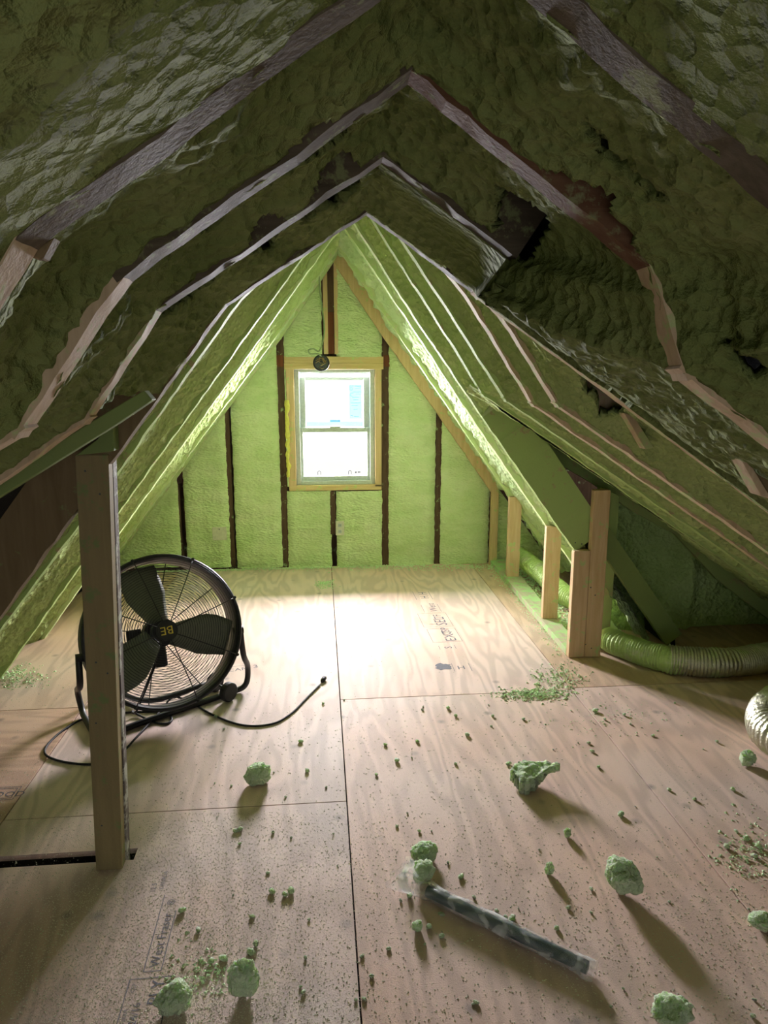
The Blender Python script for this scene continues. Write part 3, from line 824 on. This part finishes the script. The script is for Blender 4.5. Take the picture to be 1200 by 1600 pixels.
# ------------------------------------------------------------------ right kneewall
kw_ = empty('wall_right', kind='structure')
pE = atZ(882, 1033); pG = atZ(790, 913)
xk = (pE.x + pG.x) / 2
print('KNEE', pE, pG, atZ(847, 981))
y_e = 3.45; 
def kstud(u_top, v_top, ptx, v_bot, Y, w_, mat, name='stud', th=.038):
    t = atY(u_top, v_top, Y); zb = .038
    return box(name, t.x - .004, t.x - .004 + w_, Y - th / 2, Y + th / 2, zb, t.z, mat, kw_, .002)
b = empty  # keep
for (ut, vt, Y) in ((854, 822, 3.95), (796, 776, 4.84)):
    kstud(ut, vt, None, None, Y - .042, .092, W_KNEE)
# doubled studs by the opening, standing on the floor
t = atY(894, 858, 3.43); f0 = atZ(881, 1032)
box('stud', t.x - .004, t.x + .082, 3.385, 3.425, .002, t.z, W_KNEE, kw_, .002)
t2 = atY(932, 765, 3.41)
box('stud', t.x + .084, t.x + .172, 3.385, 3.425, .002, t2.z, W_KNEE, kw_, .002)
XK = t.x - .004
for u, v in ((923, 918), (930, 930), (915, 1007), (924, 1013), (899, 848), (909, 850), (888, 955)):
    c = atY(u, v, 3.3845); mesh('nail_hole', [c + Vector((.004 * math.cos(k * math.pi / 4), 0, .004 * math.sin(k * math.pi / 4))) for k in range(8)], [tuple(range(8))], BOXD, kw_)
print('XK', XK, atY(854, 822, 3.95).x, atY(796, 776, 4.84).x)
W_PLATE = wood_mat('sole_plate', (.40, .38, .26), (.5, .46, .33), .35, (.38, .58, .26), axis=1)
x2 = atY(796, 776, 4.84).x - .004
bm = bmesh.new(); v_ = [bm.verts.new(p) for p in [(XK - .0, 3.43, 0), (XK + .09, 3.43, 0), (x2 + .12, 5.27, 0), (x2 - .02, 5.27, 0), (XK, 3.43, .038), (XK + .09, 3.43, .038), (x2 + .12, 5.27, .038), (x2 - .02, 5.27, .038)]]
for f in ((3, 2, 1, 0), (4, 5, 6, 7), (0, 1, 5, 4), (1, 2, 6, 5), (2, 3, 7, 6), (3, 0, 4, 7)): bm.faces.new([v_[i] for i in f])
bmesh.ops.bevel(bm, geom=bm.edges[:], offset=.002, segments=1, affect='EDGES')
bm_obj('sole_plate', bm, W_PLATE, kw_)

# bay to the right: foamed end wall, brace, studs
bay_w = empty('wall_bay', kind='structure')
YW = 3.78
def wall_foam(px_top, u0, u1, mat):
    a = atY(u0, 950, YW).x; b_ = atY(u1, 950, YW).x; nx = int((b_ - a) / .014); vs = []; fs = []
    nz_ = 70
    for i in range(nx + 1):
        x = a + (b_ - a) * i / nx
        for j in range(nz_ + 1):
            z = 1.35 * j / nz_ - .01
            st = math.exp(-((x - atY(1072, 900, YW).x) / .045) ** 2) * .05 * (1 if z < .62 else .2)
            y = YW + .05 * nz(x, 1, z, 3) + .022 * nz(x, 2, z, 9) + .012 * nz(x, 3, z * 2, 22) + .004 * nz(x, 1, z, 60) - st
            vs.append((x, y, z))
    n = nz_ + 1
    for i in range(nx):
        for j in range(nz_): fs.append((i * n + j, (i + 1) * n + j, (i + 1) * n + j + 1, i * n + j + 1))
    mesh('foam_fill', vs, fs, mat, bay_w, True)
wall_foam(None, 925, 1450, foam_mat('spray_foam_bay', (.40, .58, .20), (.48, .66, .26), (.54, .70, .32)))
# roof foam and header boards over the bay
hb = [Vector(p) for p in (atY(753, 617, 3.72), atY(800, 640, 3.72), atY(940, 735, 3.72), atY(1300, 1010, 3.72))]
he = [R3['e'][2], atY(800, 655, 3.14), atY(930, 742, 3.14), R3['e'][3]]
hb[3] = hb[3] + (hb[3] - hb[2]).normalized() * .6
foam_patch(he, hb, 1, 0, 3, FOAMM, rec=-.01, amp=.02, name='foam_fill')
W_HB = wood_mat('green_misted_header', (.30, .30, .13), (.36, .34, .16), .55, (.29, .38, .14), axis=0)
plank_px('header_board', [(795, 640), (870, 672), (950, 730), (1300, 990), (1300, 1045), (1120, 905), (1055, 835), (990, 800), (925, 755), (830, 700)], 3.60, .035, W_HB, bay_w)
plank_px('king_stud', [(938, 760), (968, 775), (962, 870), (950, 1026), (928, 1026), (930, 870)], 3.48, .038, W_HB, bay_w)
mb = MB(); 

# ------------------------------------------------------------------ ducts
def duct(name, pts, r, mat, label, rib=.011, green=0):
    P = spline(pts, 1); total = 0
    P = spline(pts, 60); 
    # even spacing
    out = [P[0]]; acc = 0
    for a, b_ in zip(P, P[1:]):
        acc += (b_ - a).length
        if acc >= rib / 4: out.append(b_); acc = 0
    def rad(i):
        return r + .0042 * math.cos(i * math.pi / 2) + .006 * nz(i * .02, r * 50, 0, 1.0)
    v, f = tube_data(out, rad, 22)
    v2 = []
    for p in v:
        k = .008 * nz(p.x, p.y, p.z, 14) + .004 * nz(p.x, p.y, p.z, 40); c_ = Vector((0, 0, 1)); q = Vector(p)
        q += c_ * k; 
        if q.z < .003: q.z = .003
        v2.append(q)
    o = mesh(name, v2, f, mat, None, True)
    tag(o, label, 'duct'); return o
rD = .066
def dz(u, v, z=rD): return atZ(u, v, z)
xA = XK + .21
duct('flexible_duct', [(xA - .02, 5.0, .14), (xA + .03, 4.6, .11), (xA + .05, 4.25, .08), (xA + .12, 3.95, .075), dz(950, 995), dz(985, 1013), dz(1040, 1030), dz(1068, 1033)], rD, DUCTG,
     'green-dusted flexible foil duct running behind the low stud wall')
duct('flexible_duct', [dz(1045, 1031) + Vector((0, 0, .006)), dz(1080, 1034), dz(1120, 1036), dz(1165, 1033), dz(1215, 1026), dz(1330, 1020)], rD + .007, DUCTS,
     'silver flexible foil duct lying on the floor along the right foam wall')
duct('flexible_duct', [atZ(1320, 1072, .09), atZ(1250, 1086, .09), atZ(1207, 1110, .09), atZ(1202, 1136, .09), atZ(1240, 1162, .09), atZ(1330, 1180, .09)], .082, DUCTS,
     'curled end of silver flexible duct at the right edge of the floor')

# ------------------------------------------------------------------ drum fan
def fan():
    Cc = atY(258, 986, 2.84)
    nrm = Vector((.36, -.86, .36)).normalized()     # facing the camera, tipped upward
    X = Vector((0, 0, 1)).cross(nrm).normalized(); Yv = nrm.cross(X)
    def P(x, y, z): return Cc + X * x + Yv * y + nrm * z
    Rf = .322; D = .21
    base = Vector((Cc.x, Cc.y, 0))
    root = empty('drum_fan', base, 'large black drum fan on a wheeled tilting stand', 'fan')
    n = 72
    # drum shell with thickness
    prof = [(Rf, 0), (Rf + .008, -.006), (Rf + .002, -.02), (Rf - .004, -D / 2), (Rf + .002, -D + .02), (Rf + .007, -D + .005), (Rf - .003, -D),
            (Rf - .010, -D + .01), (Rf - .012, -D / 2), (Rf - .008, -.01)]
    vs = []; fs = []
    for i in range(n):
        a = 2 * math.pi * i / n
        for r, z in prof: vs.append(P(r * math.cos(a), r * math.sin(a), z))
    m = len(prof)
    for i in range(n):
        for k in range(m): fs.append((i * m + k, ((i + 1) % n) * m + k, ((i + 1) % n) * m + (k + 1) % m, i * m + (k + 1) % m))
    under(mesh('drum_shell', vs, fs, BLACK, None, True), root)
    def circle(r, z, w_, seg=4, nn=60):
        return tube_data([P(r * math.cos(2 * math.pi * i / nn), r * math.sin(2 * math.pi * i / nn), z) for i in range(nn + 1)], w_, seg, False)
    def grille(z0, name, dome, cnt, sign):
        g = MB()
        def zz(r): return z0 + sign * dome * (1 - (r / Rf) ** 2) ** .5 if r < Rf else z0
        for i in range(cnt):
            r = .058 + (Rf - .064) * i / (cnt - 1); g.add(circle(r, zz(r), .0013))
        o = under_build(g, name + '_rings', root); o['kind'] = 'stuff'
        for k in range(8):
            a = 2 * math.pi * (k + .38) / 8 + (0 if sign > 0 else .25)
            pts = [P(r * math.cos(a), r * math.sin(a), zz(r) + sign * .003) for r in [.04 + (Rf - .035) * t / 8 for t in range(9)]]
            sp = tube('grille_spoke', pts, .0024, BLACK, root, 6)
    def under_build(g, name, root):
        return g.build(name, BLACK, root, True)
    grille(.0, 'front_grille', .05, 27, 1)
    grille(-D, 'rear_grille', .03, 20, -1)
    # hub badge
    def disc(r, z0, z1, nn=32):
        vs = [P(r * math.cos(2 * math.pi * i / nn), r * math.sin(2 * math.pi * i / nn), z) for z in (z0, z1) for i in range(nn)]
        fs = [tuple(range(nn - 1, -1, -1)), tuple(range(nn, 2 * nn))] + [(i, (i + 1) % nn, nn + (i + 1) % nn, nn + i) for i in range(nn)]
        return vs, fs
    g = MB(); g.add(disc(.043, .045, .058)); g.add(disc(.036, .058, .060)); bd = g.build('badge', BLACKM, root)
    vs, fs = text_data('BE', .048)
    cx = sum(v.x for v in vs) / len(vs); cy = sum(v.y for v in vs) / len(vs)
    a = math.pi + .04
    vs = [P((v.x - cx) * 1.05 * math.cos(a) - (v.y - cy) * math.sin(a), (v.x - cx) * 1.05 * math.sin(a) + (v.y - cy) * math.cos(a), .0608) for v in vs]
    bl = mesh('badge_letters', vs, fs, YELL); under(bl, root)
    # blades
    for ba in (100, -18, 212):
        a0 = math.radians(ba); vs = []; fs = []
        nr, na = 10, 8
        for i in range(nr + 1):
            r = .045 + (Rf - .045 - .03) * i / nr
            hw = (.045 + .042 * min(1, i / 5.0)) - .012 * max(0, (i - 7) / 3.0)
            for j in range(na + 1):
                t = j / na * 2 - 1; s = t * hw + .02 * math.sin(i / nr * 2.2)
                z = -.085 + t * .03 - .012 * t * t
                x, y = r, s
                vs.append(P(x * math.cos(a0) - y * math.sin(a0), x * math.sin(a0) + y * math.cos(a0), z))
        for i in range(nr):
            for j in range(na): q = i * (na + 1) + j; fs.append((q, q + 1, q + na + 2, q + na + 1))
        o = mesh('blade', vs, fs, BLADE, None, True); under(o, root)
        md = o.modifiers.new('t', 'SOLIDIFY'); md.thickness = .0025
    g = MB(); g.add(disc(.048, -.11, -.055)); g.build('blade_hub', BLACKM, root)
    g = MB(); g.add(disc(.066, -.25, -.13)); g.add(disc(.03, -.13, -.1)); mt = g.build('motor', BLACKM, root)
    # capacitor and switch box
    bm = bmesh.new(); box_bm(bm, -.135, -.075, -.02, .03, -.20, -.15); 
    for v in bm.verts: v.co = P(*v.co)
    bmesh.ops.recalc_face_normals(bm, faces=bm.faces[:]); bmesh.ops.bevel(bm, geom=bm.edges[:], offset=.004, segments=1, affect='EDGES')
    under(bm_obj('switch_box', bm, BLACKM), root)
    bm = bmesh.new(); box_bm(bm, -.03, .02, -.15, -.06, -.21, -.16)
    for v in bm.verts: v.co = P(*v.co)
    bmesh.ops.recalc_face_normals(bm, faces=bm.faces[:]); bmesh.ops.bevel(bm, geom=bm.edges[:], offset=.006, segments=1, affect='EDGES')
    under(bm_obj('motor_mount', bm, BLACKM), root)
    # stand
    tr = .0135
    pr = P(Rf + .016, -.05, -.08); pl = P(-Rf - .016, -.05, -.08)
    fr_ = atZ(372, 1078, tr); fl = atZ(150, 1153, tr); fl2 = atZ(128, 1113, tr)
    pth = [pl, pl + Vector((-.005, .0, -.12)), Vector((fl2.x - .01, fl2.y, .12)), Vector((fl2.x, fl2.y, .035)), fl2.lerp(fl, .3), fl.lerp(fr_, .03), fl.lerp(fr_, .25), fl.lerp(fr_, .6), fl.lerp(fr_, .94), Vector((fr_.x + .035, fr_.y + .01, .035)), Vector((fr_.x + .05, fr_.y + .0, .13)), pr + Vector((.01, 0, -.12)), pr]
    tube('stand_tube', spline(pth, 8), tr, BLACK, root, 10)
    rb = [P(-Rf * .98, -.05, -.12), Vector((fl2.x + .05, fl2.y + .17, .16)), Vector((fl2.x + .09, fl2.y + .20, .03)), atZ(232, 1095, .03), atZ(312, 1072, .03), atZ(345, 1058, .03), P(Rf * .99, -.05, -.12)]
    tube('rear_stand_tube', spline(rb, 6), .012, BLACK, root, 8)
    for p, nm in ((pr, 'tilt_knob'), (pl, 'tilt_knob')):
        s = 1 if p is pr else -1
        tube(nm, [p - X * s * .035, p + X * s * .012], .018, BLACKM, root, 12)
    # wheels
    for (u, v) in ((357, 1081), (336, 1066)):
        c = atZ(u, v, .045); ax = (fr_ - fl).normalized(); ax = Vector((.75, -.62, 0)).normalized()
        w_ = MB(); w_.add(tube_data([c - ax * .017, c - ax * .013, c + ax * .013, c + ax * .017], lambda i: (.039, .045, .045, .039)[i], 24)); wo = w_.build('wheel', RUBBER, root, False)
    tube('axle', [atZ(357, 1081, .045), atZ(336, 1066, .045)], .006, BLACK, root, 8)
    # rim clips
    for k in range(8):
        a = 2 * math.pi * (k + .38) / 8
        tube('rim_clip', [P((Rf + .004) * math.cos(a), (Rf + .004) * math.sin(a), -.014), P((Rf + .004) * math.cos(a), (Rf + .004) * math.sin(a), .010)], .007, BLACK, root, 8)
    # cord
    g = .0045
    cp = [P(-.02, -.12, -.19), atZ(215, 1108, .10), atZ(208, 1112, .02), atZ(240, 1128, g), atZ(262, 1130, g), atZ(268, 1122, g), atZ(250, 1112, g), atZ(150, 1118, g), atZ(100, 1140, g), atZ(70, 1172, g), atZ(90, 1188, g), atZ(145, 1194, g),
          atZ(185, 1180, g), atZ(215, 1150, g), atZ(250, 1112, .012), atZ(270, 1090, .02), atZ(295, 1096, g), atZ(335, 1118, g), atZ(380, 1133, g), atZ(425, 1131, g), atZ(455, 1115, g), atZ(480, 1090, g), atZ(500, 1070, .006)]
    tube('power_cord', spline(cp, 8), .0045, RUBBER, root, 7)
    pe = atZ(505, 1062, .010); pd = (atZ(512, 1052, .02) - atZ(500, 1070, .006)).normalized()
    tube('plug', [pe - pd * .02, pe - pd * .01, pe + pd * .018, pe + pd * .02], lambda i: (.006, .011, .012, .009)[i], RUBBER, root, 10)
    for s in (-1, 1):
        sd = Vector((-pd.y, pd.x, 0)).normalized() * .006 * s
        tube('plug_prong', [pe + pd * .018 + sd, pe + pd * .036 + sd], .0018, WIRE, root, 5)
fan()

# ------------------------------------------------------------------ loose foam
def chunk_mesh(seed, sx, sy, sz, sub=5, cuts=2):
    bm = bmesh.new(); bmesh.ops.create_icosphere(bm, subdivisions=sub, radius=1)
    r = random.Random(seed); pl = []
    for k in range(cuts):
        d = Vector((r.uniform(-1, 1), r.uniform(-1, 1), r.uniform(-.6, 1))).normalized(); pl.append((d, r.uniform(.68, .9)))
    for v in bm.verts:
        p = v.co.copy()
        p *= 1 + .28 * nz(p.x + seed, p.y, p.z, 1.4) + .14 * nz(p.x, p.y + seed, p.z, 3.5)
        for d, h in pl:
            q = p.dot(d)
            if q > h: p -= d * (q - h) * .9
        p *= 1 + .09 * nz(p.x, p.y, p.z + seed, 5) + .06 * abs(nz(p.x, p.y, p.z + seed, 11)) + .03 * nz(p.x, p.y, p.z + seed, 24)
        v.co = Vector((p.x * sx, p.y * sy, p.z * sz))
    zmin = min(v.co.z for v in bm.verts)
    for v in bm.verts: v.co.z = max(v.co.z - zmin - sz * .06, 0.0)
    me = bpy.data.meshes.new('foam_chunk'); bm.to_mesh(me); bm.free(); me.materials.append(MINT)
    me.polygons.foreach_set('use_smooth', [True] * len(me.polygons)); return me
def chunk(u, v, wpx, hpx, seed, label, rot=0, tall=.8, dpt=.8):
    """stands with its base centre at floor pixel (u, v)"""
    c = atZ(u, v); dep = (c - CAM).dot(FWD); w_ = wpx * dep / FPX / 2; h_ = hpx * dep / FPX / 2
    me = chunk_mesh(seed, w_, w_ * dpt, h_ * tall)
    o = bpy.data.objects.new('foam_chunk', me); C.objects.link(o); o.location = (c.x, c.y, 0); o.rotation_euler = (0, 0, rot)
    tag(o, label, 'foam chunk'); return o
chunk(403, 1224, 36, 36, 11, 'green foam chunk on the floor below the end of the fan cord', .3, 1.0)
chunk(382, 1556, 44, 58, 5, 'upright oval green foam chunk at the bottom edge, left of centre', .2, 1.05)
chunk(273, 1578, 56, 44, 21, 'knobbly light green foam chunk beside the mill stamp at bottom left', .1, 1.1)
chunk(972, 1396, 54, 50, 34, 'rounded green foam chunk on the floor right of the wrapped roll', -.5, 1.1)
chunk(1048, 1592, 60, 36, 8, 'green foam chunk cut by the bottom edge of the picture at right', 0, 1)
chunk(1166, 1196, 26, 24, 18, 'small pale foam chunk on the floor near the duct end', .3, 1)
chunk(662, 1342, 44, 22, 16, 'rough foam chunk just behind the open end of the plastic sleeve', .3, 1.0)
chunk(858, 1366, 14, 20, 41, 'small pale foam bit between the rolled sleeve and the rounded chunk', .3, 1.1)
chunk(886, 1308, 13, 14, 43, 'small foam bit in the middle of the floor below the big slab', .3, 1)
chunk(652, 1455, 16, 18, 44, 'small green foam bit just below the wrapped roll', .3, 1)
chunk(1188, 1450, 40, 22, 45, 'flat foam crumb at the right edge of the floor above the bottom corner', .3, 1)
# large slab with a curled lip
c = atZ(832, 1226)
bm = bmesh.new(); out = [(-.085, .01), (-.06, .045), (-.01, .06), (.04, .058), (.075, .038), (.10, .03), (.105, .012), (.06, -.0), (.03, -.02), (.0, -.05), (-.03, -.07), (-.06, -.06), (-.075, -.02)]
nn = len(out)
bmesh.ops.create_grid(bm, x_segments=40, y_segments=40, size=.12)
dl = [v for v in bm.verts if not inpoly(v.co.x + .006 * nz(v.co.x, v.co.y, 0, 40), v.co.y + .006 * nz(v.co.x, v.co.y, 4, 40), out)]
bmesh.ops.delete(bm, geom=dl, context='VERTS')
ext = bmesh.ops.extrude_face_region(bm, geom=bm.faces[:]); top = {v for v in ext['geom'] if isinstance(v, bmesh.types.BMVert)}
for v in bm.verts:
    x, y = v.co.x, v.co.y
    lift = .03 + .28 * max(0, y + .03) * .5 + .35 * max(0, x - .0) * .4
    v.co.z = lift + (.026 + .006 * nz(x, y, 1, 60) + .01 * nz(x, y, 1, 18) if v in top else -.028 * max(0, 1 - (abs(x + .03) / .08) ** 2) - .0 + .006 * nz(x, y, 0, 30))
bmesh.ops.recalc_face_normals(bm, faces=bm.faces[:])
zm = min(v.co.z for v in bm.verts)
for v in bm.verts: v.co.z -= zm
o = bm_obj('foam_slab', bm, MINT, None, True); o.location = (c.x, c.y, 0); o.rotation_euler = (0, 0, -.1)
tag(o, 'large flat slab of mint foam with a curled lip, right of centre', 'foam chunk')

# wrapped roll
A_ = atZ(668, 1392, .022); B_ = atZ(918, 1512, .022)
roll = empty('wrapped_roll', (A_ + B_) / 2 - Vector((0, 0, .022)), 'dark teal roll in a clear plastic sleeve lying on the floor', 'roll')
ax = (B_ - A_).normalized()
tube('roll_core', [A_.lerp(B_, t / 12) + Vector((0, 0, .0)) for t in range(13)], .0165, TEAL, roll, 16)
sd = Vector((-ax.y, ax.x, 0)).normalized()
tube('folded_strip', [A_.lerp(B_, t / 10) + sd * .019 - Vector((0, 0, .006)) for t in range(10)], .009, TEAL, roll, 8)
vs = []; fs = []; ns = 90; sg = 28
tip = atZ(622, 1362, .03)
for i in range(ns + 1):
    t = i / ns * 1.27 - .23
    c = A_.lerp(B_, t) if t > -.02 else A_.lerp(tip, min(1, -t / .23))
    fl_ = max(0, (.08 - t) / .31)
    rx = .024 + .045 * fl_ ** 1.3; rz = .021 - .004 * fl_
    if t > .97: rx *= 1.25; rz *= .9
    for k in range(sg):
        a = 2 * math.pi * k / sg
        cr = 1 + .16 * nz(i * .10, math.cos(a) * 1.4, math.sin(a) * 1.4, 1.0) + .12 * nz(i * .035, k * .9, 3, 1.0)
        p = c + sd * (rx * math.cos(a) * cr) + Vector((0, 0, rz * math.sin(a) * cr + .004 * nz(i * .2, k, 1, .7)))
        if i == 0: p += ax * (.02 * nz(k, 0, 0, .5))
        p.z = max(p.z, .0015); vs.append(p)
for i in range(ns):
    for k in range(sg): fs.append((i * sg + k, i * sg + (k + 1) % sg, (i + 1) * sg + (k + 1) % sg, (i + 1) * sg + k))
under(mesh('plastic_sleeve', vs, fs, FILM, None, True), roll)
c = atZ(662, 1378); me = chunk_mesh(77, .032, .034, .028)
o = bpy.data.objects.new('foam_chunk', me); C.objects.link(o); o.location = (c.x, c.y, 0.002)
tag(o, 'smooth foam chunk resting inside the open mouth of the plastic sleeve', 'foam chunk')

# middling crumbs, one by one
protos = [chunk_mesh(100 + k, .012, .010, .008, 2, 2) for k in range(6)]
rr = random.Random(12)
spots = [(640, 1402), (632, 1365), (655, 1300), (690, 1430), (720, 1372), (455, 1395), (425, 1395), (445, 1400), (400, 1478), (392, 1490), (350, 1500), (330, 1505), (310, 1455), (285, 1425), (888, 1420), (870, 1452), (776, 1425), (790, 1434), (800, 1438), (690, 1465), (670, 1450), (712, 1195), (795, 1195), (588, 1212), (660, 1110), (700, 1108), (712, 1120), (785, 1090), (822, 1085), (770, 1120), (930, 1112), (945, 1125), (975, 1118), (985, 1132), (1020, 1150), (920, 1162), (925, 1175), (935, 1200), (970, 1275), (1085, 1250), (1045, 1235), (1120, 1160), (1150, 1300), (1165, 1312), (1185, 1325), (1145, 1235), (1180, 1340), (1135, 1325), (350, 1140), (337, 1122), (505, 1100), (375, 1298), (368, 1300), (480, 1206), (470, 1160), (602, 1165), (620, 1190), (652, 1160), (730, 1150), (818, 1125)]
spots += [(rr.uniform(330, 1190), rr.uniform(1090, 1590)) for _ in range(60)]
for i, (u, v) in enumerate(spots):
    p = atZ(u, v); o = bpy.data.objects.new('foam_crumb', protos[i % 6]); C.objects.link(o)
    s = rr.uniform(.55, 1.25) * (.85 if i < 60 else .45)
    o.location = (p.x, p.y, 0); o.rotation_euler = (0, 0, rr.uniform(0, 6.28)); o.scale = (s * rr.uniform(.7, 1.4), s, s)
    tag(o, 'crumb of pale green foam scattered on the plywood floor', 'foam crumb', 'foam crumbs scattered over the plywood')

# dust and shavings: far too many to count
def dust(name, gen, n, mat, label, smin, smax, cat='foam dust'):
    r = random.Random(len(name) + n); vs = []; fs = []
    k = 0
    while k < n:
        q = gen(r)
        if q is None: continue
        x, y, z = q; s = smin + (smax - smin) * r.random() ** 3
        a = r.uniform(0, 6.28); e = r.uniform(1, 1.35)
        b0 = len(vs)
        for j in range(3):
            aa = a + j * 2.094 + r.uniform(-.3, .3)
            vs.append((x + s * e * math.cos(aa), y + s * math.sin(aa), z + .0002))
        vs.append((x + r.uniform(-.3, .3) * s, y + r.uniform(-.3, .3) * s, z + s * r.uniform(.5, 1.0)))
        fs += [(b0, b0 + 1, b0 + 3), (b0 + 1, b0 + 2, b0 + 3), (b0 + 2, b0, b0 + 3)]
        k += 1
    o = mesh(name, vs, fs, mat); tag(o, label, cat, None, 'stuff'); return o
DUSTM = plain('foam_dust', (.60, .60, .46), .8)
FDUST = plain('pale_foam_dust', (.86, .80, .70), .8)
def g_all(r):
    u, v = r.uniform(-30, 1230), 886 + (r.random() ** .8) * 740
    p = atZ(u, v); 
    d = .5 + .9 * nz(p.x, p.y, 0, 1.4)
    if r.random() > d: return None
    return p.x, p.y, 0
def g_left(r):
    u, v = r.gauss(250, 150), r.uniform(1270, 1620)
    if u < 0 or u > 640: return None
    p = atZ(u, v)
    if p.x < slotx and ys - .03 < p.y < ys + .05: return None
    return p.x, p.y, 0
dust('foam_dust', g_all, 30000, DUSTM, 'fine foam dust strewn all over the plywood floor', .0006, .0030)
dust('foam_dust', g_left, 42000, FDUST, 'dense pale foam dust round the foot of the post and mill stamp', .0006, .0019)
def pile(cx, cy, rx, ry, h):
    def g(r):
        u, v = r.gauss(cx, rx), r.gauss(cy, ry); p = atZ(u, v)
        k = math.exp(-((u - cx) / rx) ** 2 / 2 - ((v - cy) / ry) ** 2 / 2)
        return p.x, p.y, r.random() * h * k
    return g
PILEM = plain('foam_shavings', (.55, .72, .44), .8)
dust('foam_shavings', pile(835, 1086, 28, 5, .012), 700, PILEM, 'heap of green foam shavings left of the foot of the low stud wall', .003, .009, 'foam shavings')
dust('foam_shavings', pile(870, 1062, 22, 12, .01), 500, PILEM, 'loose green foam shavings beside the foot of the low stud wall', .003, .009, 'foam shavings')
dust('foam_shavings', pile(508, 914, 8, 3, .02), 200, PILEM, 'small heap of green shavings on the floor below the window', .004, .01, 'foam shavings')
dust('foam_shavings', pile(20, 1058, 26, 9, .012), 500, PILEM, 'green foam shavings where the left roof slope meets the floor', .003, .009, 'foam shavings')
dust('foam_shavings', pile(1170, 1330, 30, 28, .006), 260, PILEM, 'loose green shavings at the right edge of the plywood', .003, .008, 'foam shavings')
dust('foam_shavings', pile(950, 1120, 60, 22, .006), 260, PILEM, 'sparse green shavings on the plywood below the low stud wall', .002, .006, 'foam shavings')
dust('foam_shavings', pile(320, 1520, 34, 24, .006), 260, PILEM, 'cluster of pale crumbs between the two bottom foam chunks', .002, .007, 'foam shavings')
def g_wall(r):
    u = r.uniform(195, 775); v = 884 + abs(r.gauss(0, 4)); p = atZ(u, v); return p.x, min(p.y, 5.26), r.random() * .015
dust('foam_shavings', g_wall, 2600, PILEM, 'line of green foam shavings along the foot of the window wall', .003, .009, 'foam shavings')
def g_knee(r):
    y = r.uniform(3.5, 5.2); t = (y - 3.43) / 1.84; x = XK + (x2 - XK) * t + .10 + abs(r.gauss(0, .12)); return x, y, r.random() * .02
dust('foam_shavings', g_knee, 2600, PILEM, 'green foam shavings behind the low stud wall on the right', .004, .012, 'foam shavings')
def g_k2(r):
    y = r.uniform(3.4, 5.2); t = (y - 3.43) / 1.84; x = XK + (x2 - XK) * t - abs(r.gauss(0, .03)); return x, y, r.random() * .005
dust('foam_shavings', g_k2, 500, PILEM, 'green foam shavings along the room side of the sole plate', .003, .008, 'foam shavings')
